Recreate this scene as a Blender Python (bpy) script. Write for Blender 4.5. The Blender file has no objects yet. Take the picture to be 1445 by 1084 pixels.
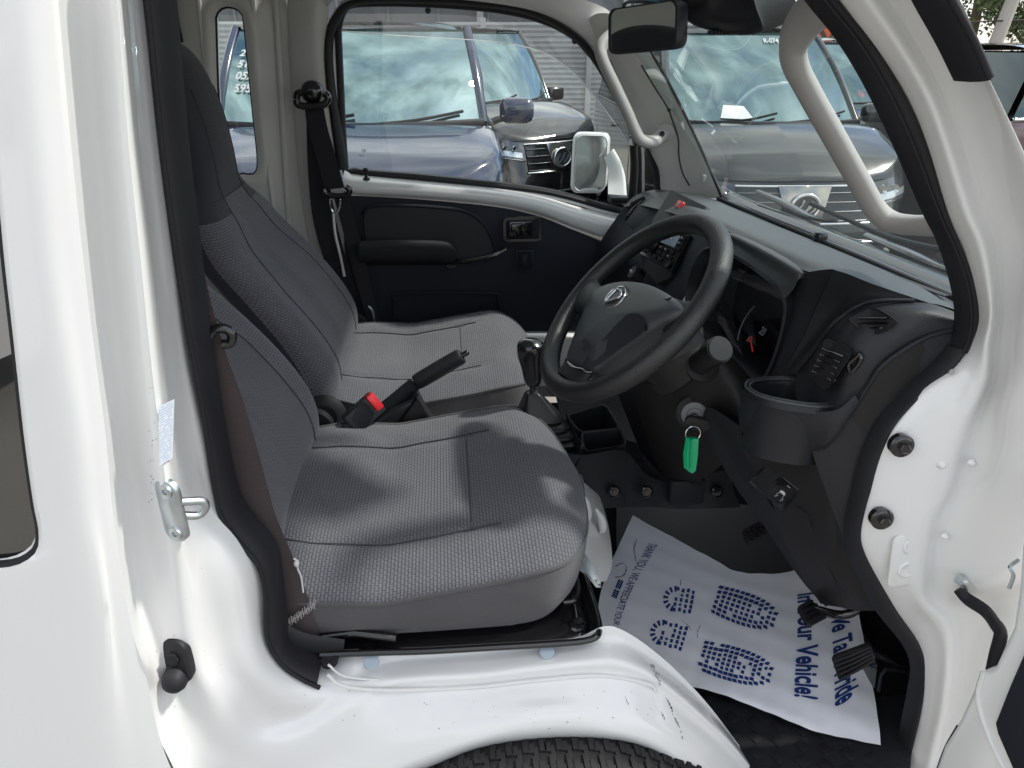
import bpy, bmesh, math, random
from mathutils import Vector, Matrix
random.seed(7)
sc = bpy.context.scene
COL = sc.collection
R = math.radians
# ------------------------------------------------------------------ camera
F = 1040.0; PIT = R(24.9); YAW = R(5.1); CZ = 1.45
DV = Vector((math.sin(YAW)*math.cos(PIT), math.cos(YAW)*math.cos(PIT), -math.sin(PIT)))
RV = Vector((math.cos(YAW), -math.sin(YAW), 0))
UV_ = RV.cross(DV)
CP = Vector((0, 0, CZ))
cam = bpy.data.cameras.new('camera'); cam_o = bpy.data.objects.new('camera', cam); COL.objects.link(cam_o)
cam_o.location = CP; cam_o.rotation_euler = (R(90)-PIT, 0, -YAW)
cam.sensor_width = 36; cam.lens = F/1445*36; cam.clip_start = .02; cam.clip_end = 600
sc.camera = cam_o

def P(u, v, y=None, x=None, z=None):
    """turn a point measured on the photograph into a real point on the plane y=, x= or z="""
    q = DV + RV*((u-722.5)/F) + UV_*((542-v)/F)
    if y is not None: t = y/q.y
    elif x is not None: t = x/q.x
    else: t = (z-CZ)/q.z
    return CP + q*t
def PY(pts, y=None):
    return [P(a[0], a[1], y=(a[2] if len(a) > 2 else y)) for a in pts]

# ------------------------------------------------------------------ objects
def mesh_obj(name, verts, faces, mat=None, parent=None, smooth=40, uvs=None):
    me = bpy.data.meshes.new(name)
    me.from_pydata([tuple(v) for v in verts], [], faces)
    if uvs is not None:
        l = me.uv_layers.new(name='UVMap')
        for i, lp in enumerate(me.loops): l.data[i].uv = uvs[lp.vertex_index]
    o = bpy.data.objects.new(name, me); COL.objects.link(o)
    if mat:
        for m in (mat if isinstance(mat, (list, tuple)) else [mat]): me.materials.append(m)
    if smooth:
        me.polygons.foreach_set('use_smooth', [True]*len(me.polygons))
        me.set_sharp_from_angle(angle=R(smooth))
    if parent is not None: o.parent = parent
    return o
def empty(name, loc=(0, 0, 0), label=None, cat=None, group=None, rz=0):
    o = bpy.data.objects.new(name, None); COL.objects.link(o); o.location = loc; o.rotation_euler = (0, 0, rz)
    o.empty_display_size = .1
    tag(o, label, cat, group); return o
def tag(o, label=None, cat=None, group=None, kind=None):
    if label: o['label'] = label
    if cat: o['category'] = cat
    if group: o['group'] = group
    if kind: o['kind'] = kind
    return o
def mirror_copy(o): return o

class MB:
    """collects shapes, then links them as ONE mesh"""
    def __init__(s): s.v = []; s.f = []; s.uv = []; s.mi = []
    def add(s, v, f, uv=None, mi=0):
        b = len(s.v); s.v += [Vector(q) for q in v]; s.f += [tuple(i+b for i in q) for q in f]
        s.uv += (uv if uv else [(q[0], q[1]) for q in v]); s.mi += [mi]*len(f); return s
    def box(s, c, d, rot=None, bev=0, mi=0):
        bm = bmesh.new(); bmesh.ops.create_cube(bm, size=1)
        for v in bm.verts: v.co = Vector((v.co.x*d[0], v.co.y*d[1], v.co.z*d[2]))
        if bev: bmesh.ops.bevel(bm, geom=list(bm.edges), offset=bev, segments=2, profile=.5, affect='EDGES')
        M = Matrix.Translation(Vector(c)) @ (rot.to_4x4() if rot else Matrix())
        bm.verts.index_update()
        s.add([M @ v.co for v in bm.verts], [[v.index for v in f.verts] for f in bm.faces], mi=mi); bm.free(); return s
    def tube(s, pts, r, n=12, closed=False, res=0, flat=None, mi=0, cap=True):
        """flat=(a,b): elliptical section, a along the given normal"""
        pts = [Vector(p) for p in pts]
        rr = r if isinstance(r, (list, tuple)) else [r]*len(pts)
        if res:
            k = len(pts); cp = crm(pts, res, closed); rs = crm([Vector((q, 0, 0)) for q in rr], res, closed); pts = cp; rr = [q.x for q in rs]
        k = len(pts); T = []
        for i in range(k):
            a = pts[(i-1) % k] if (closed or i) else pts[0]; b = pts[(i+1) % k] if (closed or i < k-1) else pts[-1]
            t = (b-a); T.append(t.normalized() if t.length > 1e-9 else Vector((0, 0, 1)))
        up = Vector((0, 0, 1)) if abs(T[0].z) < .9 else Vector((1, 0, 0))
        N = [(up - T[0]*up.dot(T[0])).normalized()]
        for i in range(1, k):
            n0 = N[-1]; n1 = n0 - T[i]*n0.dot(T[i]); N.append(n1.normalized() if n1.length > 1e-6 else n0)
        v = []; f = []; uv = []; L = 0
        for i in range(k):
            if i: L += (pts[i]-pts[i-1]).length
            B = T[i].cross(N[i])
            for j in range(n):
                a = 2*math.pi*j/n
                v.append(pts[i] + N[i]*math.cos(a)*rr[i]*(flat[0] if flat else 1) + B*math.sin(a)*rr[i]*(flat[1] if flat else 1)); uv.append((L, a*rr[i]))
        for i in range(k if closed else k-1):
            for j in range(n):
                f.append((i*n+j, i*n+(j+1) % n, ((i+1) % k)*n+(j+1) % n, ((i+1) % k)*n+j))
        if not closed and cap: f.append(tuple(range(n))[::-1]); f.append(tuple((k-1)*n+j for j in range(n)))
        return s.add(v, f, uv, mi)
    def grid(s, G, mi=0, closed_u=False, closed_v=False, cap=False):
        """G: list of rows of points"""
        nr = len(G); nc = len(G[0]); v = [Vector(p) for row in G for p in row]
        U = [[0]*nc for _ in G]; V = [[0]*nc for _ in G]; m = nr//2; k = nc//2
        lu = [0]
        for j in range(1, nc): lu.append(lu[-1]+(Vector(G[m][j])-Vector(G[m][j-1])).length)
        lv = [0]
        for i in range(1, nr): lv.append(lv[-1]+(Vector(G[i][k])-Vector(G[i-1][k])).length)
        uv = [(lu[j], lv[i]) for i in range(nr) for j in range(nc)]
        f = []
        for i in range(nr if closed_v else nr-1):
            for j in range(nc if closed_u else nc-1):
                f.append((i*nc+j, i*nc+(j+1) % nc, ((i+1) % nr)*nc+(j+1) % nc, ((i+1) % nr)*nc+j))
        if cap: f.append(tuple(range(nc))[::-1]); f.append(tuple((nr-1)*nc+j for j in range(nc)))
        return s.add(v, f, uv, mi)
    def prism(s, outline, d, mi=0, bev=0):
        """closed outline (3D, planar) pushed by vector d"""
        o = [Vector(p) for p in outline]; n = len(o); d = Vector(d)
        if bev:
            c = sum(o, Vector())/n
            nn = d.normalized()
            def ins(b):
                r_ = []
                for i in range(n):
                    e1 = (o[i]-o[i-1]).normalized(); e2 = (o[(i+1) % n]-o[i]).normalized()
                    n1 = e1.cross(nn); n2 = e2.cross(nn); m = (n1+n2)
                    m = m.normalized() if m.length > 1e-6 else n1
                    if m.dot(c-o[i]) < 0 and False: m = -m
                    r_.append((m, i))
                A = sum(((o[i]-c).cross(o[(i+1) % n]-c)).dot(nn) for i in range(n))
                sg = -1 if A > 0 else 1
                return [o[i]+m*b*sg for m, i in r_]
            rings = [[p for p in o], [p+d-nn*bev for p in o], [p+d-nn*bev*.3 for p in ins(bev*.3)], [p+d for p in ins(bev)]]
            v = [p for r in rings for p in r]; f = []
            for k in range(3):
                for i in range(n): f.append((k*n+i, k*n+(i+1) % n, (k+1)*n+(i+1) % n, (k+1)*n+i))
            f.append(tuple(range(n))[::-1]); f.append(tuple(3*n+i for i in range(n)))
            return s.add(v, f, mi=mi)
        v = o+[p+d for p in o]
        f = [tuple(range(n))[::-1], tuple(range(n, 2*n))]+[(i, (i+1) % n, n+(i+1) % n, n+i) for i in range(n)]
        return s.add(v, f, mi=mi)
    def lathe(s, prof, c, axis, n=24, mi=0):
        """prof: (r, h) pairs along axis"""
        ax = Vector(axis).normalized(); a = Vector((0, 0, 1)) if abs(ax.z) < .9 else Vector((1, 0, 0))
        e1 = ax.cross(a).normalized(); e2 = ax.cross(e1); c = Vector(c)
        G = [[c+ax*h+(e1*math.cos(2*math.pi*j/n)+e2*math.sin(2*math.pi*j/n))*max(r, 1e-5) for j in range(n)] for r, h in prof]
        return s.grid(G, mi, closed_u=True, cap=True)
    def sphere(s, c, r, mi=0, n=14):
        r = r if isinstance(r, (list, tuple)) else (r, r, r); G = []
        for i in range(n+1):
            t = math.pi*i/n
            G.append([Vector(c)+Vector((r[0]*math.sin(t)*math.cos(2*math.pi*j/(2*n)), r[1]*math.sin(t)*math.sin(2*math.pi*j/(2*n)), -r[2]*math.cos(t))) for j in range(2*n)])
        return s.grid(G, mi, closed_u=True)
    def build(s, name, mat, parent=None, smooth=40, label=None):
        o = mesh_obj(name, s.v, s.f, mat, parent, smooth, s.uv)
        if any(s.mi): o.data.polygons.foreach_set('material_index', s.mi)
        bm = bmesh.new(); bm.from_mesh(o.data); bmesh.ops.recalc_face_normals(bm, faces=bm.faces); bm.to_mesh(o.data); bm.free()
        if smooth: o.data.set_sharp_from_angle(angle=R(smooth))
        if label: o['label'] = label
        return o

def cr(p0, p1, p2, p3, t):
    return .5*((2*p1)+(p2-p0)*t+(2*p0-5*p1+4*p2-p3)*t*t+(3*p1-p0-3*p2+p3)*t*t*t)
def crm(pts, res, closed=False):
    k = len(pts); out = []
    if k < 3 and not closed: 
        return [pts[0].lerp(pts[-1], i/(res)) for i in range(res+1)]
    for i in range(k if closed else k-1):
        if closed: a, b, c, d = pts[i-1], pts[i], pts[(i+1) % k], pts[(i+2) % k]
        else:
            b, c = pts[i], pts[i+1]; a = pts[i-1] if i else b*2-c; d = pts[i+2] if i+2 < k else c*2-b
        for j in range(res): out.append(cr(a, b, c, d, j/res))
    if not closed: out.append(pts[-1].copy())
    return out
def resample(pts, n):
    """n points evenly along a smooth curve through pts"""
    d = crm([Vector(p) for p in pts], 10); L = [0]
    for i in range(1, len(d)): L.append(L[-1]+(d[i]-d[i-1]).length)
    out = []; j = 0
    for i in range(n):
        t = L[-1]*i/(n-1)
        while j < len(d)-2 and L[j+1] < t: j += 1
        s_ = (t-L[j])/max(1e-9, L[j+1]-L[j]); out.append(d[j].lerp(d[j+1], min(1, max(0, s_))))
    return out
def smooth_grid(rows, ru=5, rv=5):
    rows = [crm([Vector(p) for p in r], ru) for r in rows]
    cols = [crm([r[j] for r in rows], rv) for j in range(len(rows[0]))]
    return [[cols[j][i] for j in range(len(cols))] for i in range(len(cols[0]))]
def loft(curves, n=24, rv=5):
    """curves with any number of points, resampled by length, smooth across"""
    rows = [resample(c, n) for c in curves]
    cols = [crm([r[j] for r in rows], rv) for j in range(n)]
    return [[cols[j][i] for j in range(n)] for i in range(len(cols[0]))]
def ribbon(A, B, bulge, n=60, m=6, up=Vector((0, -1, 0)), under=.006):
    """rounded strip between two edge curves, raised by bulge towards up"""
    a = resample(A, n); b = resample(B, n); G = []
    for i in range(n):
        row = [a[i]-up*under]
        for j in range(m+1):
            t = j/m; w = math.sin(math.pi*t)**.6 if 0 < t < 1 else 0
            row.append(a[i].lerp(b[i], t)+up*bulge*w)
        row.append(b[i]-up*under); G.append(row)
    return G
def xz(c, rx, rz, n=20, y=0): return [Vector((c[0]+rx*math.cos(2*math.pi*i/n), y, c[1]+rz*math.sin(2*math.pi*i/n))) for i in range(n)]
def rrect(o, ex, ey, w, h, r, n=5):
    """rounded rectangle about o in the frame ex, ey"""
    o = Vector(o); out = []
    for cx, cy, a0 in ((w/2-r, h/2-r, 0), (-w/2+r, h/2-r, 90), (-w/2+r, -h/2+r, 180), (w/2-r, -h/2+r, 270)):
        for k in range(n+1):
            a = R(a0+90*k/n); out.append(o+ex*(cx+r*math.cos(a))+ey*(cy+r*math.sin(a)))
    return out
def text_mesh(s, size=1.0, bold=.0, shear=0, xs=1.0, align='LEFT'):
    cu = bpy.data.curves.new('txt', 'FONT'); cu.body = s; cu.size = size; cu.offset = bold; cu.shear = shear; cu.align_x = align
    o = bpy.data.objects.new('txt', cu); COL.objects.link(o)
    bpy.context.view_layer.update()
    me = bpy.data.meshes.new_from_object(o.evaluated_get(bpy.context.evaluated_depsgraph_get()))
    v = [(q.co.x*xs, q.co.y) for q in me.vertices]; f = [tuple(p.vertices) for p in me.polygons]
    bpy.data.objects.remove(o); bpy.data.curves.remove(cu); bpy.data.meshes.remove(me)
    return v, f
# ------------------------------------------------------------------ materials
def mat(name, col, rough=.5, metal=0, spec=.5, coat=0, bump=0, bscale=200, noise=0, nscale=5, alpha=1, ior=None, trans=0, emit=None, coords='Object', coat_rough=.03):
    m = bpy.data.materials.new(name); m.use_nodes = True; nt = m.node_tree; b = nt.nodes['Principled BSDF']
    c = (*col, 1) if len(col) == 3 else col
    b.inputs['Base Color'].default_value = c; b.inputs['Roughness'].default_value = rough; b.inputs['Metallic'].default_value = metal
    b.inputs['Specular IOR Level'].default_value = spec; b.inputs['Coat Weight'].default_value = coat; b.inputs['Coat Roughness'].default_value = coat_rough
    if ior: b.inputs['IOR'].default_value = ior
    if trans: b.inputs['Transmission Weight'].default_value = trans
    if emit: b.inputs['Emission Color'].default_value = (*emit[0], 1); b.inputs['Emission Strength'].default_value = emit[1]
    tc = nt.nodes.new('ShaderNodeTexCoord')
    if bump:
        n = nt.nodes.new('ShaderNodeTexNoise'); n.inputs['Scale'].default_value = bscale; n.inputs['Detail'].default_value = 2
        nt.links.new(tc.outputs[coords], n.inputs['Vector'])
        k = nt.nodes.new('ShaderNodeBump'); k.inputs['Strength'].default_value = bump; k.inputs['Distance'].default_value = .001
        nt.links.new(n.outputs['Fac'], k.inputs['Height']); nt.links.new(k.outputs['Normal'], b.inputs['Normal'])
    if noise:
        n = nt.nodes.new('ShaderNodeTexNoise'); n.inputs['Scale'].default_value = nscale; n.inputs['Detail'].default_value = 6
        nt.links.new(tc.outputs[coords], n.inputs['Vector'])
        r = nt.nodes.new('ShaderNodeMapRange'); r.inputs['From Min'].default_value = .3; r.inputs['From Max'].default_value = .7
        r.inputs['To Min'].default_value = 1-noise; r.inputs['To Max'].default_value = 1+noise
        x = nt.nodes.new('ShaderNodeMix'); x.data_type = 'RGBA'; x.blend_type = 'MULTIPLY'; x.inputs[0].default_value = 1
        x.inputs[6].default_value = c; nt.links.new(n.outputs['Fac'], r.inputs['Value']); nt.links.new(r.outputs[0], x.inputs[7])
        nt.links.new(x.outputs[2], b.inputs['Base Color'])
        rr = nt.nodes.new('ShaderNodeMapRange'); rr.inputs['To Min'].default_value = max(0, rough-.06); rr.inputs['To Max'].default_value = min(1, rough+.08)
        nt.links.new(n.outputs['Fac'], rr.inputs['Value']); nt.links.new(rr.outputs[0], b.inputs['Roughness'])
    return m
def glass(name, tint=(.9, .95, .94), ior=1.5, strength=1.0, haze=0.0):
    m = bpy.data.materials.new(name); m.use_nodes = True; nt = m.node_tree; nt.nodes.remove(nt.nodes['Principled BSDF'])
    out = nt.nodes['Material Output']; t = nt.nodes.new('ShaderNodeBsdfTransparent'); t.inputs[0].default_value = (*tint, 1)
    g = nt.nodes.new('ShaderNodeBsdfGlossy'); g.inputs['Roughness'].default_value = .0
    lw = nt.nodes.new('ShaderNodeLayerWeight'); lw.inputs['Blend'].default_value = .5
    pw = nt.nodes.new('ShaderNodeMath'); pw.operation = 'POWER'; pw.inputs[1].default_value = 4.6; nt.links.new(lw.outputs['Facing'], pw.inputs[0])
    fr = nt.nodes.new('ShaderNodeMapRange'); fr.inputs['To Min'].default_value = 2*((ior-1)/(ior+1))**2; nt.links.new(pw.outputs[0], fr.inputs['Value'])
    mx = nt.nodes.new('ShaderNodeMixShader'); ml = nt.nodes.new('ShaderNodeMath'); ml.operation = 'MULTIPLY'; ml.inputs[1].default_value = strength
    geo = nt.nodes.new('ShaderNodeNewGeometry')
    nt.links.new(fr.outputs[0], ml.inputs[0]); nt.links.new(ml.outputs[0], mx.inputs[0]); nt.links.new(t.outputs[0], mx.inputs[1]); nt.links.new(g.outputs[0], mx.inputs[2])
    nt.links.new(mx.outputs[0], out.inputs['Surface']); return m
def fabric(name, a, b_, bw=.009, bh=.0045, bump=.5, rough=.9, mortar=.25, rot=0):
    m = mat(name, a, rough, spec=.15); nt = m.node_tree; b = nt.nodes['Principled BSDF']
    tc = nt.nodes['Texture Coordinate']; mp = nt.nodes.new('ShaderNodeMapping'); mp.inputs['Rotation'].default_value = (0, 0, R(rot))
    br = nt.nodes.new('ShaderNodeTexBrick'); br.inputs['Scale'].default_value = 1; br.inputs['Brick Width'].default_value = bw; br.inputs['Row Height'].default_value = bh
    br.inputs['Mortar Size'].default_value = bh*mortar; br.inputs['Mortar Smooth'].default_value = .6
    br.inputs['Color1'].default_value = (*b_, 1); br.inputs['Color2'].default_value = (b_[0]*.88, b_[1]*.88, b_[2]*.88, 1); br.inputs['Mortar'].default_value = (*a, 1)
    nt.links.new(tc.outputs['UV'], mp.inputs[0]); nt.links.new(mp.outputs[0], br.inputs['Vector'])
    n = nt.nodes.new('ShaderNodeTexNoise'); n.inputs['Scale'].default_value = 9; nt.links.new(tc.outputs['Object'], n.inputs['Vector'])
    r = nt.nodes.new('ShaderNodeMapRange'); r.inputs['To Min'].default_value = .8; r.inputs['To Max'].default_value = 1.2; nt.links.new(n.outputs['Fac'], r.inputs['Value'])
    x = nt.nodes.new('ShaderNodeMix'); x.data_type = 'RGBA'; x.blend_type = 'MULTIPLY'; x.inputs[0].default_value = 1
    nt.links.new(br.outputs['Color'], x.inputs[6]); nt.links.new(r.outputs[0], x.inputs[7]); nt.links.new(x.outputs[2], b.inputs['Base Color'])
    k = nt.nodes.new('ShaderNodeBump'); k.inputs['Strength'].default_value = bump; k.inputs['Distance'].default_value = .0012; k.invert = True
    nt.links.new(br.outputs['Fac'], k.inputs['Height']); nt.links.new(k.outputs['Normal'], b.inputs['Normal'])
    b.inputs['Sheen Weight'].default_value = .25; b.inputs['Sheen Roughness'].default_value = .5
    return m
M = {}
M['white'] = mat('white_paint', (.74, .745, .74), .32, coat=.8, coat_rough=.06, noise=.012, nscale=3)
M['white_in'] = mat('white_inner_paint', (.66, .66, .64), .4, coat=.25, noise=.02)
M['black'] = mat('black_grained_plastic', (.0150, .0160, .0190), .55, spec=.32, bump=.35, bscale=900, noise=.12, nscale=14)
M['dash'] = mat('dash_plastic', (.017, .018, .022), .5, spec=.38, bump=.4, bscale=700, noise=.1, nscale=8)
M['brownblack'] = mat('column_plastic', (.017, .016, .0155), .48, spec=.32, bump=.3, bscale=800, noise=.15, nscale=10)
M['trim'] = mat('door_trim_plastic', (.0150, .0175, .025), .6, spec=.2, bump=.3, bscale=800)
M['gloss_black'] = mat('gloss_black_metal', (.008, .008, .009), .18, spec=.6, coat=.4)
M['rubber'] = mat('black_rubber', (.015, .015, .018), .55, spec=.28, bump=.2, bscale=300, noise=.15, nscale=20)
M['rim'] = mat('wheel_rim_urethane', (.014, .0145, .015), .36, spec=.6, bump=.9, bscale=650)
M['mat'] = mat('carpet', (.012, .0125, .015), .95, spec=.03, bump=.8, bscale=500, noise=.3, nscale=30)
M['grip'] = mat('beige_grip', (.36, .345, .335), .5, bump=.2, bscale=600)
M['fab'] = fabric('seat_fabric', (.076, .075, .087), (.152, .148, .166), .0085, .0048, .7)
M['fab2'] = fabric('seat_fabric_fine', (.080, .079, .090), (.125, .123, .137), .006, .0034, .5)
M['fab_plain'] = fabric('seat_fabric_side', (.078, .075, .081), (.098, .094, .100), .002, .002, .35)
M['vinyl'] = mat('seat_vinyl', (.015, .016, .021), .6, bump=.3, bscale=500)
M['belt'] = fabric('belt_webbing', (.040, .030, .032), (.085, .065, .064), .0030, .0022, .4, rough=.6, rot=90)
M['belt_dk'] = fabric('belt_webbing_black', (.014, .014, .017), (.024, .024, .028), .0030, .0022, .3, rough=.6, rot=90)
M['chrome'] = mat('chrome', (.75, .76, .77), .12, metal=1)
M['zinc'] = mat('zinc_plated_steel', (.55, .60, .62), .32, metal=1, noise=.15, nscale=40)
M['steel_dk'] = mat('dark_steel', (.10, .10, .10), .4, metal=1)
M['red'] = mat('red_plastic', (.62, .02, .03), .3)
M['green'] = mat('green_tag', (.0, .40, .16), .3, spec=.6)
M['paper'] = mat('paper', (.80, .81, .86), .75, spec=.2, noise=.03, nscale=12)
M['ink'] = mat('blue_ink', (.018, .045, .19), .6, spec=.2)
M['whiteink'] = mat('white_ink', (.75, .76, .76), .6)
M['bluish'] = mat('plug_blue_grey', (.42, .50, .56), .5)
M['mirror'] = mat('mirror_glass', (.80, .82, .82), .01, metal=1)
M['glass'] = glass('window_glass', (.86, .92, .90), 1.45, 1.0)
M['shield'] = glass('windshield_glass', (.84, .91, .885), 1.5, 1.0)
M['visor'] = glass('smoked_visor', (.72, .70, .72), 1.45, 1.0)
M['tint'] = mat('tinted_glass', (.008, .009, .010), .0, spec=1.0, ior=1.9)
M['tyre'] = mat('tyre_rubber', (.018, .018, .019), .7, spec=.35, noise=.3, nscale=30, bump=.3, bscale=200)
M['alloy'] = mat('alloy', (.5, .5, .52), .25, metal=1)
M['carglass'] = mat('car_glass', (.030, .050, .050), .0, spec=1.0, ior=2.3, coat=1, coat_rough=0)
M['cardark'] = mat('car_dark_glass', (.008, .009, .010), .0, spec=.8, ior=1.6)
M['lamp'] = mat('lamp_glass', (.62, .65, .68), .06, spec=1, metal=.6)
M['lampd'] = mat('lamp_dark', (.05, .055, .06), .05, spec=1, coat=1)
M['blueprint'] = mat('blue_print', (.30, .42, .62), .5)
M['led'] = mat('radio_display', (.10, .14, .19), .15, spec=.6)
M['needle'] = mat('red_needle', (.7, .03, .03), .4)
M['tag_white'] = mat('white_marks', (.6, .6, .6), .5)
def carpaint(name, col, rough=.25, metal=.5): return mat(name, col, rough, metal=metal, coat=1, coat_rough=.0, spec=.5)

M['fab_seam'] = mat('seam_thread', (.062, .062, .070), .9, spec=.1)
M['boot'] = mat('gear_boot_rubber', (.010, .0105, .012), .4, spec=.4, bump=.1)
M['garnish'] = mat('grille_garnish', (.42, .40, .37), .16, metal=1)
M['dash_top'] = mat('dash_plastic_sheen', (.046, .050, .054), .42, spec=.55, bump=.4, bscale=700, noise=.08, nscale=6)  # paler copy of the dash plastic, sky sheen put into its colour
for k_ in ('carglass', 'cardark'): M[k_].node_tree.nodes['Principled BSDF'].inputs['Specular Tint'].default_value = (.62, .86, .92, 1)
M['carglass'].node_tree.nodes['Principled BSDF'].inputs['Coat Weight'].default_value = 0
M['chip'] = mat('bare_chip', (.08, .08, .075), .8)
M['scuff'] = mat('grey_scuff', (.30, .31, .30), .7)
M['fab_shaded'] = fabric('headrest_fabric_shaded', (.026, .027, .034), (.040, .041, .050), .0055, .0032, .4)  # seat weave again, with the shade on the headrest put into its colour
M['dim'] = mat('dim_print', (.16, .17, .18), .5)
M['bar'] = mat('dark_chrome', (.28, .29, .30), .2, metal=1)
# ------------------------------------------------------------------ world, sun, ground
SUN_EL, SUN_AZ = 52, -2     # elevation; azimuth measured from +X towards +Y
w = bpy.data.worlds.new('World'); sc.world = w; w.use_nodes = True; nt = w.node_tree
bg = nt.nodes['Background']; sky = nt.nodes.new('ShaderNodeTexSky'); sky.sky_type = 'NISHITA'; sky.sun_disc = False
sky.sun_elevation = R(SUN_EL); sky.sun_rotation = R(90-SUN_AZ); sky.air_density = 1.0; sky.dust_density = 1.5
tc = nt.nodes.new('ShaderNodeTexCoord')
mp = nt.nodes.new('ShaderNodeMapping'); mp.inputs['Scale'].default_value = (1, 1, 2.6); nt.links.new(tc.outputs['Generated'], mp.inputs[0])
nz = nt.nodes.new('ShaderNodeTexNoise'); nz.inputs['Scale'].default_value = 2.3; nz.inputs['Detail'].default_value = 9; nz.inputs['Roughness'].default_value = .58; nz.inputs['Distortion'].default_value = .25
nt.links.new(mp.outputs[0], nz.inputs['Vector'])
rp = nt.nodes.new('ShaderNodeValToRGB'); rp.color_ramp.elements[0].position = .37; rp.color_ramp.elements[1].position = .57
nt.links.new(nz.outputs['Fac'], rp.inputs[0])
n2 = nt.nodes.new('ShaderNodeTexNoise'); n2.inputs['Scale'].default_value = 5; n2.inputs['Detail'].default_value = 5; nt.links.new(mp.outputs[0], n2.inputs['Vector'])
cc = nt.nodes.new('ShaderNodeValToRGB'); cc.color_ramp.elements[0].position = .3; cc.color_ramp.elements[1].position = .7
cc.color_ramp.elements[0].color = (3.2, 3.3, 3.4, 1); cc.color_ramp.elements[1].color = (9.6, 9.4, 9.0, 1)
nt.links.new(n2.outputs['Fac'], cc.inputs[0])
mx = nt.nodes.new('ShaderNodeMix'); mx.data_type = 'RGBA'; nt.links.new(rp.outputs[0], mx.inputs[0]); nt.links.new(sky.outputs[0], mx.inputs[6]); nt.links.new(cc.outputs[0], mx.inputs[7])
nt.links.new(mx.outputs[2], bg.inputs[0]); bg.inputs[1].default_value = .12
sl = bpy.data.lights.new('sun', 'SUN'); sl.energy = 2.0; sl.angle = R(3.6); sl.color = (1, .96, .9)
so = bpy.data.objects.new('sun', sl); COL.objects.link(so)
sd = Vector((math.cos(R(SUN_EL))*math.cos(R(SUN_AZ)), math.cos(R(SUN_EL))*math.sin(R(SUN_AZ)), math.sin(R(SUN_EL))))
so.rotation_euler = sd.to_track_quat('Z', 'Y').to_euler(); so.location = (0, 0, 8)
sc.view_settings.view_transform = 'Standard'; sc.view_settings.look = 'None'; sc.view_settings.exposure = 1.12; sc.view_settings.gamma = 1
gm = mat('concrete_yard', (.20, .19, .17), .9, spec=.2, noise=.12, nscale=.6, bump=.6, bscale=60)
g = MB(); g.grid([[(x, y, 0 if y < 2.1 else (-.30 if y > 5 else -.30*(3*((y-2.1)/2.9)**2-2*((y-2.1)/2.9)**3))) for x in (-150, -40, -10, 0, 10, 40, 150)] for y in (-150, -40, -10, 0, 2, 2.5, 3, 3.5, 4, 4.5, 5.1, 10, 40, 150)])
tag(g.build('ground', gm, smooth=60), 'beige concrete sales yard around the truck', kind='structure')
# ------------------------------------------------------------------ the truck: near body side
truck = empty('kei_truck', (0, 0, 0), 'white kei truck seen through its open driver door, grey cloth seats and black dashboard inside', 'truck')
def ring(stations, name, mat_, ys, ru=4, rv=6, label=None):
    rows = [[P(a[0], a[1], y=(a[2] if len(a) > 2 else y)) for a, y in zip(st, ys if not callable(ys) else ys(st))] for st in stations]
    G = smooth_grid(rows, ru, rv); return MB().grid(G).build(name, mat_, truck, smooth=60, label=label)
def V(us, v, dv=0): return [(u, v+dv*i) for i, u in enumerate(us)]
# B pillar, corner, sill and wheel arch as one pressing (inner edge -> outer crease)
ysB = [.725, .700, .690, .655, .612, .636, .628, .590]
BP = [([215-24, 196-8, 183, 169, 155, 121, 93, 74], -90), ([222, 205, 193, 178, 165, 130, 100, 82], 0), ([240, 226, 213, 198, 181, 146, 118, 100], 200),
      ([258, 246, 232, 217, 198, 160, 133, 117], 362), ([276, 262, 250, 232, 212, 175, 148, 134], 500), ([300, 288, 270, 248, 226, 190, 165, 150], 620),
      ([320, 306, 288, 262, 237, 200, 175, 157], 702)]
st = [[(u, v, y) for u, y in zip(us, ysB)] for us, v in BP]
yc = [.725, .700, .672, .655, .626, .636, .624, .590]
st.append([(u, v, y) for (u, v), y in zip([(378, 787), (363, 792), (325, 795), (284, 800), (252, 797), (214, 795), (188, 792), (169, 790)], [.725, .70, .665, .65, .628, .636, .626, .59])])
st.append([(u, v, y) for (u, v), y in zip([(388, 885), (374, 890), (345, 900), (308, 905), (270, 905), (230, 902), (205, 899), (187, 893)], [.725, .70, .668, .655, .634, .636, .624, .59])])
st.append([(u, v, y) for (u, v), y in zip([(410, 930), (401, 938), (372, 955), (335, 965), (292, 968), (250, 968), (224, 963), (206, 955)], [.725, .70, .668, .66, .636, .636, .622, .59])])
st.append([(u, v, y) for (u, v), y in zip([(452, 935), (452, 958), (428, 990), (390, 1020), (345, 1045), (300, 1060), (260, 1060), (228, 1050)], [.735, .705, .68, .672, .65, .64, .625, .60])])
st.append([(u, v, y) for (u, v), y in zip([(505, 922), (504, 948), (497, 968), (480, 1000), (455, 1050), (420, 1110), (370, 1150), (320, 1160)], [.735, .715, .70, .682, .665, .65, .64, .63])])
ysA = [.735, .728, .700, .695, .676, .655, .655, .72]
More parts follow.
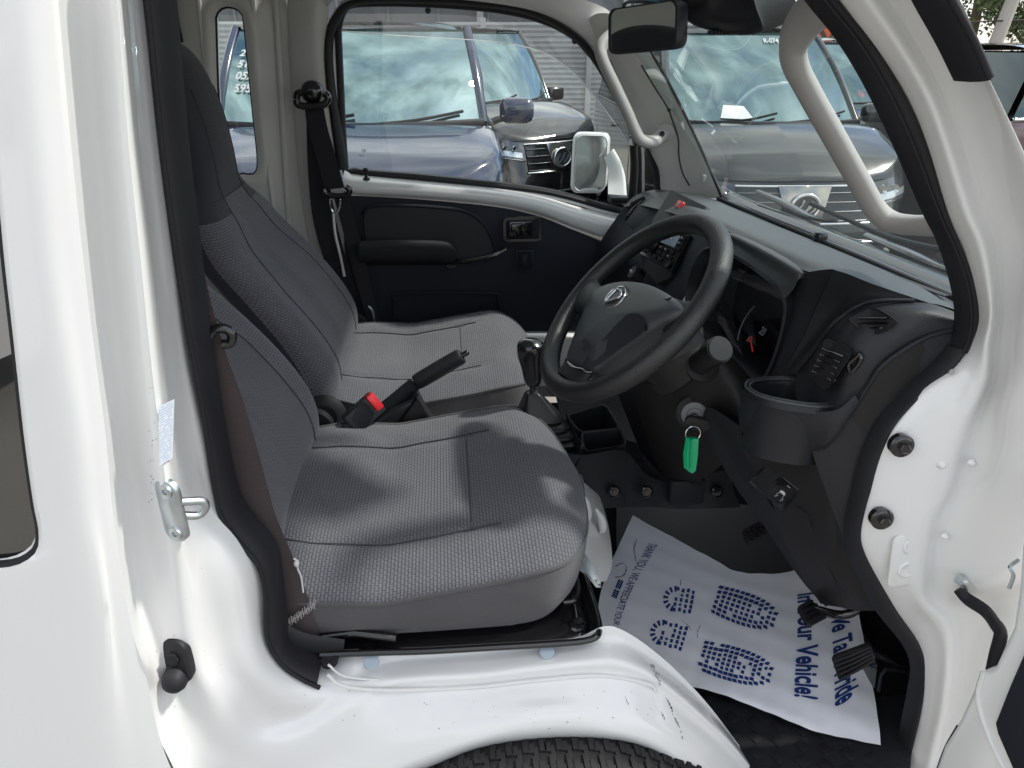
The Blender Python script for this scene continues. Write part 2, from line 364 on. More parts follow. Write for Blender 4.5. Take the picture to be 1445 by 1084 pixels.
for a in [[(555, 920), (555, 936), (552, 960), (548, 978), (540, 1020), (528, 1080), (520, 1110), (520, 1114)],
          [(605, 915), (605, 931), (603, 955), (602, 971), (601, 1005), (598, 1052), (601, 1083), (601, 1090)],
          [(675, 912), (675, 926), (672, 952), (670, 968), (669, 995), (667, 1031), (668, 1056), (668, 1064)],
          [(745, 906), (745, 918), (742, 943), (740, 960), (738, 985), (734, 1015), (734, 1043), (734, 1052)],
          [(812, 900), (813, 911), (812, 935), (811, 953), (810, 980), (803, 1010), (812, 1039), (812, 1048)],
          [(852, 884), (857, 904), (866, 933), (870, 952), (870, 982), (862, 1018), (880, 1045), (880, 1054)],
          [(880, 890), (893, 915), (912, 947), (922, 970), (922, 1000), (908, 1028), (922, 1060), (918, 1070)],
          [(918, 915), (935, 944), (952, 975), (964, 1002), (962, 1026), (947, 1048), (957, 1084), (950, 1092)],
          [(958, 950), (976, 980), (994, 1012), (1008, 1040), (1004, 1062), (987, 1084), (985, 1118), (978, 1126)],
          [(1004, 1000), (1022, 1028), (1040, 1058), (1055, 1090), (1047, 1110), (1030, 1132), (1022, 1165), (1010, 1175)],
          [(1060, 1075), (1078, 1102), (1095, 1130), (1110, 1160), (1100, 1180), (1080, 1200), (1065, 1230), (1050, 1240)]]:
    st.append([(u, v, y) for (u, v), y in zip(a, ysA)])
ring(st, 'door_sill', M['white'], [0]*8, 5, 6)
# bead pressed along the sill
bead = PY([(462, 950), (485, 966), (540, 972), (610, 971), (680, 967), (760, 958), (850, 952), (915, 964), (925, 975)], .694)
MB().tube([p+Vector((0, -.002, 0)) for p in bead], .0022, 8, res=6).tube([p+Vector((0, .010, .004)) for p in bead], .0016, 8, res=6).build('sill_bead', M['white'], truck)
# outer skin behind the pillar with the corner of the quarter window
L1 = PY([(74, -90), (82, 0), (100, 200), (117, 362), (134, 500), (150, 620), (157, 702), (169, 790), (187, 893), (206, 955), (228, 1050), (262, 1130)], .590)
mid = PY([(20, -90), (30, 0), (50, 200), (65, 362), (85, 500), (103, 620), (112, 720), (122, 800), (125, 870), (120, 950), (115, 1030), (110, 1140)], .580)
Wn = PY([(-30, -90), (-20, 0), (-2, 200), (12, 362), (25, 480), (40, 620), (53, 715), (60, 752), (57, 782), (33, 800), (0, 806), (-60, 809), (-120, 815), (-150, 860), (-160, 960), (-160, 1140)], .580)
G = loft([L1, [p+Vector((0, -.004, 0)) for p in PY([(70, -60), (102, 362), (136, 620), (150, 760), (165, 893), (185, 1000), (215, 1140)], .590)], mid, Wn], 50, 5)
MB().grid(G).build('rear_panel', M['white'], truck, 50)
Wn = Wn[:12]
Wi = resample(Wn, 60)
mb = MB(); mb.grid([[p, p+Vector((-.004, .002, 0)), p+Vector((-.010, .010, .004)), p+Vector((-.013, .018, .006))] for p in Wi]); mb.build('window_return', M['white'], truck, 70)
gl = MB(); wi = [p+Vector((.002, .012, -.004)) for p in Wi]
gl.grid([[p, Vector((-1.3, p.y, max(p.z, wi[-1].z)))] for p in wi]); qg = gl.build('quarter_window', M['tint'], truck, 60)
MB().tube([p+Vector((-.005, .007, .002)) for p in Wi], .004, 8).build('window_seal', M['rubber'], truck)
# hinge pillar and A pillar
ysR = [.725, .700, .684, .672, .684, .664, .640, .615]
RS = [[(1260, 1180), (1272, 1178), (1292, 1178), (1312, 1178), (1332, 1178), (1362, 1180), (1402, 1183), (1462, 1183)],
 [(1265, 1095), (1280, 1090), (1297, 1090), (1315, 1090), (1333, 1090), (1366, 1092), (1410, 1095), (1470, 1095)],
 [(1288, 1000), (1301, 1000), (1318, 995), (1335, 990), (1352, 985), (1382, 980), (1420, 975), (1480, 970)],
 [(1288, 920), (1301, 917), (1320, 905), (1338, 892), (1355, 882), (1390, 865), (1425, 850), (1480, 840)],
 [(1245, 862), (1260, 853), (1280, 847), (1300, 840), (1317, 836), (1352, 830), (1400, 820), (1480, 810)],
 [(1205, 770), (1217, 770), (1255, 765), (1303, 752), (1322, 747), (1365, 735), (1415, 725), (1480, 715)],
 [(1212, 710), (1224, 710), (1268, 704), (1328, 695), (1347, 690), (1382, 678), (1420, 667), (1480, 650)],
 [(1235, 630), (1247, 630), (1290, 640), (1343, 642), (1363, 637), (1394, 626), (1425, 615), (1480, 600)],
 [(1285, 552), (1297, 560), (1325, 588), (1360, 597), (1378, 592), (1400, 580), (1425, 570), (1480, 550)],
 [(1336, 515), (1350, 515), (1366, 528), (1388, 540), (1400, 540), (1415, 530), (1435, 520), (1480, 500)],
 [(1357, 480), (1371, 480), (1381, 484), (1393, 485), (1406, 482), (1420, 478), (1442, 470), (1482, 460)],
 [(1362, 430), (1379, 438), (1389, 438), (1400, 436), (1411, 431), (1426, 425), (1446, 418), (1482, 405)],
 [(1346, 360), (1361, 358), (1373, 356), (1388, 352), (1404, 347), (1424, 340), (1450, 330), (1484, 318)],
 [(1321, 305), (1336, 300), (1349, 297), (1365, 294), (1383, 290), (1407, 284), (1434, 276), (1466, 264)],
 [(1268, 150), (1283, 144), (1296, 140), (1312, 136), (1330, 132), (1352, 127), (1374, 121), (1396, 113)],
 [(1168, 3), (1183, 0), (1201, -4), (1224, -8), (1247, -10), (1274, -14), (1297, -18), (1320, -23)],
 [(1083, -115), (1097, -118), (1117, -122), (1139, -126), (1162, -128), (1189, -132), (1214, -136), (1238, -140)]]
RT = []
for s_ in RS:
    row = [(u, v, y) for (u, v), y in zip(s_, ysR)]
    RT.append(row)
rows = [[P(*q[:2], y=q[2]) for q in r_] for r_ in RT]
rows_hinge = rows
for i, r_ in enumerate(rows):     # the A pillar turns the corner towards the windscreen
    if i >= 11: r_.append(r_[-1]+Vector((.012, .03, 0))); r_.append(r_[-1]+Vector((.004, .05, 0)))
    else: r_.append(r_[-1]+Vector((.03, .01, 0))); r_.append(r_[-1]+Vector((.03, .03, 0)))
MB().grid(smooth_grid(rows, 5, 6)).build('hinge_pillar', M['white'], truck, 60)
# pressed pads, plugs and bolts on the hinge pillar
NY = Vector((0, -1, 0))
def onp(u, v, y): return P(u, v, y=y)
for k, (u, v) in enumerate([(1269, 627), (1241, 730)]):
    c = onp(u+2, v+1, .685)
    b = MB(); b.lathe([(.0135, -.004), (.0135, .004), (.0110, .0055), (.008, .006), (.0, .006)], c, (-.12, -1, .12), 24)
    b.lathe([(.0062, .005), (.0062, .012), (.005, .0135), (0, .0135)], c, (-.12, -1, .12), 6); b.build('hinge_bolt', M['gloss_black'], truck, 30)
c0 = onp(1281, 790, .679)
ex = Vector((1, 0, .12)).normalized(); ez = Vector((-.12, 0, 1)).normalized()
pad = rrect(c0+NY*-.001, ex, ez, .045, .078, .008)
MB().prism(pad, NY*.0028, bev=.0015).build('pressed_pad', M['white'], truck, 50)
for (u, v) in [(1288, 771), (1280, 804)]:
    MB().lathe([(.0125, 0), (.0115, .0014), (.009, .0017), (.008, .0009), (0, .0008)], onp(u, v, .677), (0, -1, 0), 24).build('pressed_ring', M['white'], truck, 60)
for (u, v, r_) in [(1330, 657, .0035), (1372, 654, .003), (1334, 758, .0028), (1400, 900, .003)]:
    MB().lathe([(r_*1.6, -.002), (r_, .002), (r_*.5, .003), (0, .0032)], onp(u, v, .672), (0, -1, 0), 14).build('spot_weld', M['white'], truck, 70)
MB().lathe([(.0035, 0), (.0035, .002), (.001, .002)], onp(1335, 520, .700)+Vector((0, -.008, 0)), (0, -1, 0), 12).build('trim_screw', M['zinc'], truck)
# rubber weatherstrip round the door opening
SA = [(205-16, -90), (205, 0), (226, 200), (244, 340), (260, 440), (284, 574), (304, 702), (317, 735), (340, 765), (362, 792), (372, 830), (374, 889), (384, 915), (401, 936), (425, 952), (448, 963)]
SB = [(240-14, -90), (239, 0), (257, 200), (274, 340), (290, 473), (311, 607), (331, 700), (350, 735), (375, 765), (389, 789), (394, 820), (398, 858), (404, 905), (415, 922), (432, 934), (452, 943)]
ws = MB().grid(ribbon(PY(SA, .695), PY(SB, .708), .010, 120, 8, under=.02)); ws.build('weatherstrip', M['rubber'], truck, 50)
MB().tube([p+Vector((.004, -.009, 0)) for p in PY(SA, .700)], .0030, 8, res=6).build('weatherstrip_lip', M['rubber'], truck, 50)
TA = [(1183-85, -118), (1183, 0), (1236, 66), (1283, 144), (1311, 211), (1336, 300), (1359, 357), (1376, 400), (1380, 440), (1374, 474), (1364, 494)]
TB = [(1139-85, -118), (1139, 0), (1183, 55), (1222, 119), (1261, 199), (1305, 300), (1325, 340), (1341, 387), (1350, 430), (1350, 465), (1342, 492)]
MB().grid(ribbon(PY(TA, .702), PY(TB, .716), .012, 90, 8)).build('weatherstrip', M['rubber'], truck, 50)
MB().tube([p+NY*.012 for p in PY([(a[0]*.35+b[0]*.65, a[1]*.35+b[1]*.65) for a, b in zip(TA, TB)], .71)], .0016, 8, res=5).build('weatherstrip_lip', M['rubber'], truck)
UA = [(1366, 492), (1340, 527), (1300, 558), (1264, 597), (1247, 631), (1233, 680), (1222, 712), (1215, 753), (1222, 781), (1255, 840), (1276, 875), (1302, 917), (1308, 950), (1300, 1000), (1282, 1084), (1268, 1180)]
UB = [(1340, 488), (1318, 515), (1284, 548), (1246, 590), (1228, 621), (1214, 660), (1204, 700), (1194, 741), (1197, 785), (1224, 842), (1243, 872), (1275, 912), (1287, 942), (1283, 980), (1262, 1084), (1245, 1180)]
MB().grid(ribbon(PY(UA, .702), PY(UB, .716), .008, 120, 8)).build('scuff_trim', M['black'], truck, 50)
# black drip moulding outside the A pillar
dm = MB(); dm.grid(ribbon(PY([(1275, -70), (1308, 0), (1342, 62), (1368, 116)], .60), PY([(1312, -70), (1346, 0), (1368, 50), (1387, 106)], .60), .018, 30, 8, under=.02), cap=True)
dm.tube([p+NY*.018 for p in PY([(1290, -70), (1322, 0), (1352, 55), (1376, 108)], .60)], .003, 8, res=4)
dm.build('drip_moulding', M['rubber'], truck, 50)
# stop rubber, striker, sticker, plugs on the jamb
jx = P(252, 905, y=.655); a = Vector((-.35, -1, .1)).normalized()
e1 = Vector((1, -.35, 0)).normalized(); e2 = Vector((.0, .1, 1)).normalized()
s_ = MB(); s_.prism(rrect(P(255, 924, y=.640), e1, e2, .033, .056, .014), Vector((-.1, -1, .05)).normalized()*.012, bev=.004)
s_.lathe([(.0075, .010), (.0075, .016), (0, .016)], P(251, 918, y=.640), (-.1, -1, .05), 6)
s_.lathe([(.014, .004), (.0135, .022), (.010, .028), (.004, .031), (0, .031)], P(256, 940, y=.640), (-.1, -1, -.1), 24)
s_.build('door_stop', M['rubber'], truck, 35)
stp = MB(); n_ = Vector((-.45, -1, 0)).normalized(); ex_ = Vector((1, -.45, 0)).normalized()
c = P(246, 718, y=.617); stp.prism(rrect(c, ex_, Vector((0, 0, 1)), .026, .070, .012), n_*.006, bev=.002)
stp.build('striker_plate', M['zinc'], truck, 35)
for dz in (.024, -.024): MB().lathe([(.0075, .005), (.007, .009), (.003, .0095), (.0025, .007), (0, .007)], P(246, 718, y=.617)+Vector((0.002, 0, dz)), n_, 20).build('striker_screw', M['zinc'], truck, 40)
q0 = P(250, 708, y=.612); q1 = P(284, 707, y=.622); q2 = P(290, 714, y=.624); q3 = P(280, 727, y=.622); q4 = P(250, 727, y=.612)
MB().tube([q0, q0.lerp(q1, .5), q1, q2, q3, q4], .0042, 10, res=5).build('striker_loop', M['zinc'], truck)
# printed sticker on the jamb
k = [P(224, 573, y=.604), P(247, 562, y=.634), P(244, 645, y=.624), P(226, 656, y=.600)]
fr_ = MB(); o_ = NY*.0015
fr_.add([p+o_ for p in k], [(0, 1, 2, 3)]); lb = fr_.build('caution_label', mat('label_stock', (.66, .70, .76), .5), truck, 0)
tx = MB()
for i in range(23):
    t = (i+.6)/24; a_ = k[0].lerp(k[3], t); b_ = k[1].lerp(k[2], t); x = .06
    while x < .9:
        wd = random.choice([.05, .08, .12, .05]); e = min(.94, x+wd)
        h = .35/24; A = a_.lerp(b_, x); B_ = a_.lerp(b_, e); dn = (k[3]-k[0])*h
        if random.random() < .85: tx.add([A+o_*1.6, B_+o_*1.6, B_+dn+o_*1.6, A+dn+o_*1.6], [(0, 1, 2, 3)])
        x = e+.025
tx.build('print', M['blueprint'], lb, 0)
for i, (u, v) in enumerate([(524, 934), (772, 919)]):
    MB().lathe([(.0100, -.003), (.0095, .0008), (0, .0010)], P(u, v, y=.7165), (0, -.30, .95), 24).build('sill_plug', M['bluish'], truck, 30)
# stone chips and scratches
ch = MB()
for _ in range(42):
    u = random.choice([random.gauss(215, 8), random.uniform(420, 900), random.uniform(100, 330)]); v = random.uniform(520, 720) if u < 235 and u > 190 else random.uniform(960, 1070)
    if u > 230 and v < 960: continue
for pts in [[(917, 938), (924, 944), (926, 955), (933, 968)], [(941, 985), (948, 1000), (952, 1015), (961, 1030), (964, 1044)], [(933, 1005), (940, 1018)], [(883, 985), (889, 998)]]:
    for _ in range(16 if pts[0][0] > 910 else 3):
        i = random.randrange(len(pts)-1); t = random.random(); u = pts[i][0]*(1-t)+pts[i+1][0]*t+random.gauss(0, 1.5); v = pts[i][1]*(1-t)+pts[i+1][1]*t
        ch.scr = getattr(ch, 'scr', [])+[(u, v)]
scr_pts = ch.scr
# front wheel under the arch
wh = bpy.data.objects.new('front_wheel', None); COL.objects.link(wh); wh.parent = truck
WC = Vector((.105, .560, .322)); Rt = .318
tb = MB(); prof = [(.20, .006), (.25, -.002), (.285, .0), (.305, .010), (.313, .022), (Rt, .045), (Rt+.001, .075), (Rt, .110), (.313, .130), (.29, .145), (.22, .145)]
tb.lathe(prof, WC, (0, 1, 0), 96); ty = tb.build('tyre', M['tyre'], truck, 30)
tr = MB()
for i in range(96):
    a = 2*math.pi*i/96
    if math.sin(a) < .55: continue
    for row, (y0, y1, off) in enumerate([(.016, .042, 0), (.045, .069, .5), (.072, .096, 0), (.099, .126, .5)]):
        aa = a+off*2*math.pi/96
        er = Vector((math.cos(aa), 0, math.sin(aa))); et = Vector((-math.sin(aa), 0, math.cos(aa)))
        rad = Rt-.0012-(.0045 if row in (0, 3) else 0)
        rot = Matrix((Vector((et.x, 0, er.x)), Vector((0, 1, 0)), Vector((et.z, 0, er.z))))
        c = WC+er*rad+Vector((0, (y0+y1)/2, 0))
        tr.box(c+et*.002, (.0085, (y1-y0)*.55, .011), rot, 0); tr.box(c+et*.0085+Vector((0, .005, 0)), (.0085, (y1-y0)*.86, .011), rot, 0); tr.box(c-et*.0035-Vector((0, .006, 0)), (.006, (y1-y0)*.6, .0105), rot, 0)
trd = tr.build('tread', M['tyre'], ty, 0)
wh2 = MB().lathe([(.20, .01), (.19, .02), (.17, .05), (.06, .06), (0, .06)], WC, (0, 1, 0), 40).build('rim', M['steel_dk'], truck, 40)
for o in (ty, wh2): o.parent = wh
tg = trd
# dark inner wing behind the wheel
for x0, x1, zt_ in ((-.35, .17, .70), (.17, .62, .46)):
    MB().grid([[Vector((x, .80, z)) for x in (x0, x1)] for z in (.05, zt_)]).build('inner_wing', M['rubber'], truck, 0)
# ------------------------------------------------------------------ cab shell: deck, floor, rear wall, roof, far side
T = truck
def part(mb, name, m, parent=None, smooth=40, label=None): return mb.build(name, M[m] if isinstance(m, str) else m, parent or T, smooth, label)
# painted deck under the seats (over the engine), its front wall drops to the foot well
b = MB()
deck = [[Vector((x, y, z)) for y in (.745, 1.0, 1.29, 1.6, 1.93)] for x, z in ((-.86, .735), (-.2, .733), (.0, .728), (.14, .722), (.175, .70), (.19, .60), (.20, .50), (.20, .40))]
b.grid(smooth_grid(deck, 3, 3)); part(b, 'engine_deck', 'white_in')
# pressed swages on the white front wall of the deck beside the driver's seat
b = MB(); fw = [PY([(782, 655, 1.12), (802, 664, 1.12), (830, 686, 1.12), (846, 700, 1.13)]), PY([(800, 705, 1.02), (822, 712, 1.02), (846, 728, 1.03), (858, 740, 1.05)]),
     PY([(812, 760, .93), (830, 770, .93), (848, 785, .94), (864, 792, .95)]), PY([(815, 800, .88), (830, 812, .88), (840, 822, .89), (856, 820, .90)])]
b.grid(loft(fw, 16, 6)); part(b, 'deck_front_panel', 'white_in', smooth=60)
for a_ in ([(818, 692), (826, 708), (829, 726), (826, 738)], [(840, 716), (848, 730), (850, 744), (846, 750)]):
    pts = PY(a_, .985); MB().tube([p+Vector((0, -.004, 0)) for p in pts], [.002, .0065, .0065, .002], 12, res=6, flat=(1, 1)).build('pressed_swage', M['white_in'], T, 60)
# floor pan, toe board and carpet
b = MB()
fl = [[Vector((x, y, z)) for y in (.70, .9, 1.29, 1.6, 1.92)] for x, z in ((.20, .49), (.30, .49), (.55, .49), (.70, .50), (.80, .60), (.90, .80))]
b.grid(smooth_grid(fl, 3, 3)); part(b, 'floor_carpet', 'mat')
part(MB().grid([[Vector((x, y, -.0+.40)) for y in (.62, 1.95)] for x in (.1, .95)]), 'floor_pan', 'rubber')
part(MB().grid([[Vector((.92, y, z)) for y in (.62, 1.97)] for z in (.40, 1.04)]), 'front_bulkhead', 'rubber')
part(MB().grid([[Vector((.938, y, z)) for y in (.60, 2.0)] for z in (.10, 1.02)]), 'nose_panel', 'white')
# side of the footwell, near: dark inner face behind the scuff trim
part(MB().grid([[Vector((x, .735, z)) for x in (.66, .90)] for z in (.40, 1.12)]), 'footwell_side', 'rubber')
# rear wall of the cab with pillar pressings; tall rounded slit window
RY = 1.975
win = [P(u, v, y=RY) for u, v in [(303, 25), (308, 14), (320, 9), (335, 13), (343, 25), (350, 90), (357, 160), (363, 239), (340, 246), (322, 243), (308, 150)]]
wc = resample(win+[win[0]], 65)[:64]
cen = sum(wc, Vector())/64
out = []
for p in wc:
    d = (p-cen); ks = []
    for lim, c_ in ((-.86, 'x'), (-.352, 'x'), (1.64, 'z'), (.60, 'z')):
        q = getattr(d, c_)
        if abs(q) > 1e-6:
            t = (lim-getattr(cen, c_))/q
            if t > 0: ks.append(t)
    out.append(cen+d*min(ks))
def gw(d, dy):
    o_ = []
    for i in range(64):
        t = (wc[(i+2) % 64]-wc[i-2]).normalized(); nn = Vector((t.z, 0, -t.x))
        if nn.dot(wc[i]-cen) < 0: nn = -nn
        o_.append(wc[i]+nn*d+Vector((0, dy, 0)))
    return o_
b = MB(); b.grid([wc, gw(.010, -.006), gw(.020, -.010), gw(.026, -.006), gw(.034, 0), out], closed_u=True)
part(b, 'side_wall', 'white_in', smooth=60)
part(MB().grid([[p+Vector((0, .03, 0)) for p in wc], wc], closed_u=True), 'window_return', 'white_in')
rw = part(MB().add([p+Vector((0, .012, 0)) for p in wc], [tuple(range(64))], [(0, 0)]*64), 'rear_slit_window', 'glass', smooth=0)
part(MB().tube([p+Vector((0, .006, 0)) for p in wc], .0042, 8, closed=True), 'slit_window_seal', 'rubber')
part(MB().grid([[Vector((-.86, y, z)) for y in (.60, 1.99)] for z in (.5, 1.66)]), 'rear_wall', 'white_in')
for a_, rr in (([(356, -20), (360, 60), (370, 150), (381, 250), (394, 350)], .007), ([(388, -20), (394, 80), (399, 170), (405, 270), (412, 350)], .009), ([(278, -20), (284, 40), (291, 100)], .006)):
    part(MB().tube([P(u, v, y=RY) for u, v in a_], rr, 12, res=5), 'wall_swage', 'white_in', smooth=60)
part(MB().tube([P(u, v, y=RY-.012) for u, v in [(244, -20), (250, 30), (256, 60)]], .005, 8), 'wall_cable', 'rubber')
# far B pillar
b = MB()
bp = [PY([(403, -60), (406, 60), (412, 150), (420, 250), (432, 330), (450, 420), (470, 520)], 1.99), PY([(408, -60), (411, 60), (418, 150), (426, 250), (438, 330), (456, 420), (474, 520)], 1.955),
      PY([(440, -60), (440, 60), (450, 150), (458, 250), (472, 330), (488, 420), (500, 520)], 1.93), PY([(470, -60), (462, 60), (472, 150), (482, 250), (494, 330), (510, 420), (520, 520)], 1.935)]
b.grid(loft(bp, 24, 5)); part(b, 'far_pillar', 'white_in', smooth=60)
# roof panel and header rails
b = MB()
rf = [[Vector((x, y, z)) for y, z in ((.66, 1.60+dz), (.80, 1.645+dz), (1.29, 1.66+dz), (1.80, 1.645+dz), (1.97, 1.585+dz))] for x, dz in ((-.88, 0), (-.2, 0), (.10, 0), (.30, -.035))]
g_ = smooth_grid(rf, 4, 4); b.grid(g_).grid([[p+Vector((0, 0, .03)) for p in r_] for r_ in g_]); part(b, 'roof', 'white', smooth=60)
# far side upper frame (cream painted header above the door window, running into the A pillar)
hd = [PY([(440, -50), (480, -28), (560, -30), (660, -30), (760, -15), (840, 5), (880, 30)], 1.90), PY([(452, -10), (490, -8), (600, -10), (700, 0), (770, 14), (820, 40), (850, 70)], 1.915),
      PY([(462, 10), (484, -4), (600, 0), (700, 9), (765, 24), (815, 52), (842, 82)], 1.935)]
part(MB().grid(loft(hd, 30, 5)), 'far_header', 'white_in', smooth=60)
# far A pillar, painted, between window and windscreen
ap = [PY([(818, 40), (838, 78), (868, 130), (895, 165), (915, 200), (925, 240), (935, 275)], 1.93),
      PY([(840, 20), (868, 70), (893, 115), (920, 165), (938, 205), (948, 245), (956, 280)], 1.89),
      PY([(870, 20), (905, 85), (930, 130), (955, 180), (975, 220), (990, 255), (1002, 280)], 1.83), PY([(885, 20), (921, 82), (948, 130), (973, 175), (996, 220), (1012, 255), (1022, 282)], 1.80)]
part(MB().grid(loft(ap, 30, 6)), 'far_windscreen_pillar', 'white_in', smooth=60)
# cable clipped along the far pillar
part(MB().tube(PY([(905, 92), (925, 125), (941, 150), (949, 170), (957, 195), (958, 220), (963, 243), (973, 262)], 1.80), .0022, 8, res=6), 'pillar_cable', 'rubber')
part(MB().box(P(944, 155, y=1.80), (.008, .008, .008), bev=.002), 'cable_clip', 'rubber')
part(MB().box(P(993, 252, y=1.80), (.010, .010, .018), bev=.002), 'pillar_clip', 'grip')
# ---------------- far door
D = empty('far_door', (0, 0, 0)); D.parent = T
for k_ in ('label', 'category'):
    if k_ in D: del D[k_]
def dpart(mb, name, m, parent=None, smooth=40): return part(mb, name, m, parent or D, smooth)
yG = 1.955
wo = [(481, 45), (486, 22), (503, 10), (600, 10), (700, 18), (762, 32), (808, 55), (836, 85), (868, 140), (893, 195), (897, 250), (893, 292), (860, 290), (800, 273), (740, 262), (600, 247), (500, 238), (490, 225)]
wi_ = resample(PY(wo+[wo[0]], yG), 121)[:120]
c_ = sum(wi_, Vector())/120
def grow(pts, d, dy=0):
    o_ = []
    n = len(pts)
    for i in range(n):
        t = (pts[(i+2) % n]-pts[i-2]).normalized(); nn = Vector((t.z, 0, -t.x))
        if nn.dot(pts[i]-c_) < 0: nn = -nn
        o_.append(pts[i]+nn*d+Vector((0, dy, 0)))
    return o_
# rubber frame round the glass (two steps)
dpart(MB().grid([grow(wi_, -.001, .012), grow(wi_, .000, -.004), grow(wi_, .006, -.010), grow(wi_, .011, -.010), grow(wi_, .014, -.004)], closed_u=True), 'window_seal', 'rubber')
dpart(MB().grid([grow(wi_, .013, .000), grow(wi_, .015, -.008), grow(wi_, .021, -.010), grow(wi_, .022, .0)], closed_u=True), 'door_frame', 'white_in')
dpart(MB().add([p+Vector((0, .006, 0)) for p in wi_], [tuple(range(120))], [(0, 0)]*120), 'window_glass', 'glass', smooth=0)
# outer black rubber seal of the body aperture
dpart(MB().grid(ribbon(PY([(476, 240), (461, 130), (458, 60), (470, 18), (500, -2), (600, -4), (700, 3), (765, 18), (815, 46), (845, 80)], 1.93), PY([(492, 238), (474, 130), (470, 66), (480, 30), (506, 8), (600, 6), (700, 13), (760, 27), (806, 54), (834, 84)], 1.94), .010, 70, 6)), 'aperture_seal', 'rubber')
# quarter post in front of the glass and black strip on the A pillar
dpart(MB().grid(ribbon(PY([(889, 205), (890, 240), (886, 290)], 1.94), PY([(900, 205), (901, 240), (898, 292)], 1.94), .008, 20, 4)), 'quarter_post', 'rubber')
part(MB().grid(ribbon(PY([(862, 85), (885, 140), (902, 180), (918, 215), (930, 240), (932, 268)], 1.875), PY([(850, 72), (868, 120), (888, 165), (908, 205), (921, 240), (925, 268)], 1.885), .006, 30, 4)), 'pillar_gap_strip', 'rubber')
# painted waist rail
wr = [PY([(486, 240), (500, 246), (600, 256), (700, 266), (760, 276), (820, 293), (880, 308), (905, 312)], 1.945), PY([(484, 252), (502, 257), (600, 263), (700, 273), (760, 284), (815, 303), (860, 317), (890, 322)], 1.915),
      PY([(486, 268), (505, 270), (600, 275), (700, 284), (760, 297), (810, 316), (850, 330), (880, 335)], 1.912), PY([(490, 276), (510, 278), (600, 283), (700, 293), (760, 306), (805, 323), (845, 337), (870, 342)], 1.93)]
dpart(MB().grid(loft(wr, 40, 6)), 'waist_rail', 'white', smooth=60)
lk = MB(); lk.lathe([(.010, 0), (.009, .004), (.004, .006), (.0035, .018), (.006, .022), (.0062, .027), (.004, .030), (0, .030)], P(517, 254, y=1.93), (0, -.1, 1), 16); dpart(lk, 'lock_knob', 'rubber')
# dark door trim
tr_ = [PY([(480, 276), (520, 277), (600, 282), (700, 292), (760, 305), (805, 323), (860, 345)], 1.925), PY([(485, 330), (520, 330), (600, 335), (700, 345), (760, 350), (810, 358), (865, 370)], 1.905),
       PY([(490, 400), (520, 400), (600, 400), (700, 400), (760, 400), (815, 400), (870, 410)], 1.90), PY([(495, 468), (530, 468), (600, 468), (700, 468), (760, 468), (815, 468), (875, 468)], 1.905)]
dpart(MB().grid(loft(tr_, 30, 6)), 'door_trim', 'trim', smooth=60)
dpart(MB().grid([PY([(470, 466), (880, 466)], 1.915), PY([(470, 560), (900, 560)], 1.93)]), 'door_lower', 'white_in')
part(MB().grid([PY([(700, 470), (905, 470)], 1.912), PY([(700, 480), (905, 480)], 1.87), PY([(690, 545), (905, 545)], 1.85)]), 'far_sill', 'white_in', smooth=60)
# arm pocket and arm rest
pk = PY([(516, 340), (514, 305), (522, 292), (560, 290), (620, 293), (660, 300), (684, 318), (697, 345), (700, 362), (640, 366), (560, 362)], 1.894)
dpart(MB().tube(pk[1:9], .0045, 8, res=5), 'pocket_edge', 'trim')
dpart(MB().add(resample(pk+[pk[0]], 60), [tuple(range(60))], [(0, 0)]*60), 'pocket_recess', mat('pocket_dark', (.012, .013, .017), .6, bump=.3, bscale=700), smooth=0)
ar = [PY([(508, 345, 1.90), (560, 342, 1.90), (630, 342, 1.90), (640, 350, 1.90)]), PY([(508, 340, 1.845), (560, 339, 1.845), (628, 341, 1.845), (643, 352, 1.85)]), PY([(506, 352, 1.835), (560, 350, 1.835), (628, 352, 1.835), (645, 360, 1.845)]), PY([(508, 368, 1.85), (560, 368, 1.85), (624, 370, 1.85), (640, 372, 1.855)]), PY([(508, 375, 1.90), (560, 374, 1.90), (626, 374, 1.90), (640, 374, 1.90)])]
dpart(MB().grid(loft(ar, 20, 5), cap=False), 'armrest', 'black', smooth=50)
dpart(MB().tube(PY([(632, 370, 1.87), (660, 368, 1.845), (690, 362, 1.85), (712, 352, 1.875)]), [.010, .0085, .0085, .008], 12, res=6, flat=(.75, 1.25)), 'pull_handle', 'gloss_black')
dpart(MB().lathe([(.013, 0), (.013, .02), (.010, .023), (0, .023)], P(636, 371, y=1.885), (0, -1, 0), 20), 'handle_socket', 'gloss_black')
# inner door handle in its bezel, window switch
def frame2(y, u, v, du, dv, r, t=.006, w=.006, name='bezel', m='gloss_black', parent=None):
    c = P(u, v, y=y); wdt = (P(u+du, v, y=y)-c).length*2; hgt = (P(u, v+dv, y=y)-c).length*2
    X = Vector((1, 0, .0)); Z = Vector((0, 0, 1)); o_ = rrect(c, X, Z, wdt, hgt, r); i_ = rrect(c, X, Z, wdt-2*w, hgt-2*w, max(.001, r-w))
    return c, wdt, hgt, dpart(MB().grid([o_, [p+NY*t for p in o_], [p+NY*t for p in i_], [p+NY*.001 for p in i_]], closed_u=True), name, m, parent)
c, wd, hg, bz = frame2(1.888, 737, 323, 27, 17, .012, .009, .007, 'handle_bezel')
dpart(MB().box(c+Vector((-.004, -.001, 0)), (wd*.6, .004, hg*.62), bev=.002), 'inner_handle', 'gloss_black', bz)
dpart(MB().box(c+Vector((-.016, -.008, 0)), (wd*.28, .010, hg*.5), bev=.003), 'lock_slide', 'gloss_black', bz)
c, wd, hg, bz = frame2(1.888, 740, 366, 12, 14, .006, .006, .0045, 'switch_bezel')
dpart(MB().box(c+NY*.003, (wd*.34, .008, hg*.5), bev=.003), 'window_switch', 'black', bz)
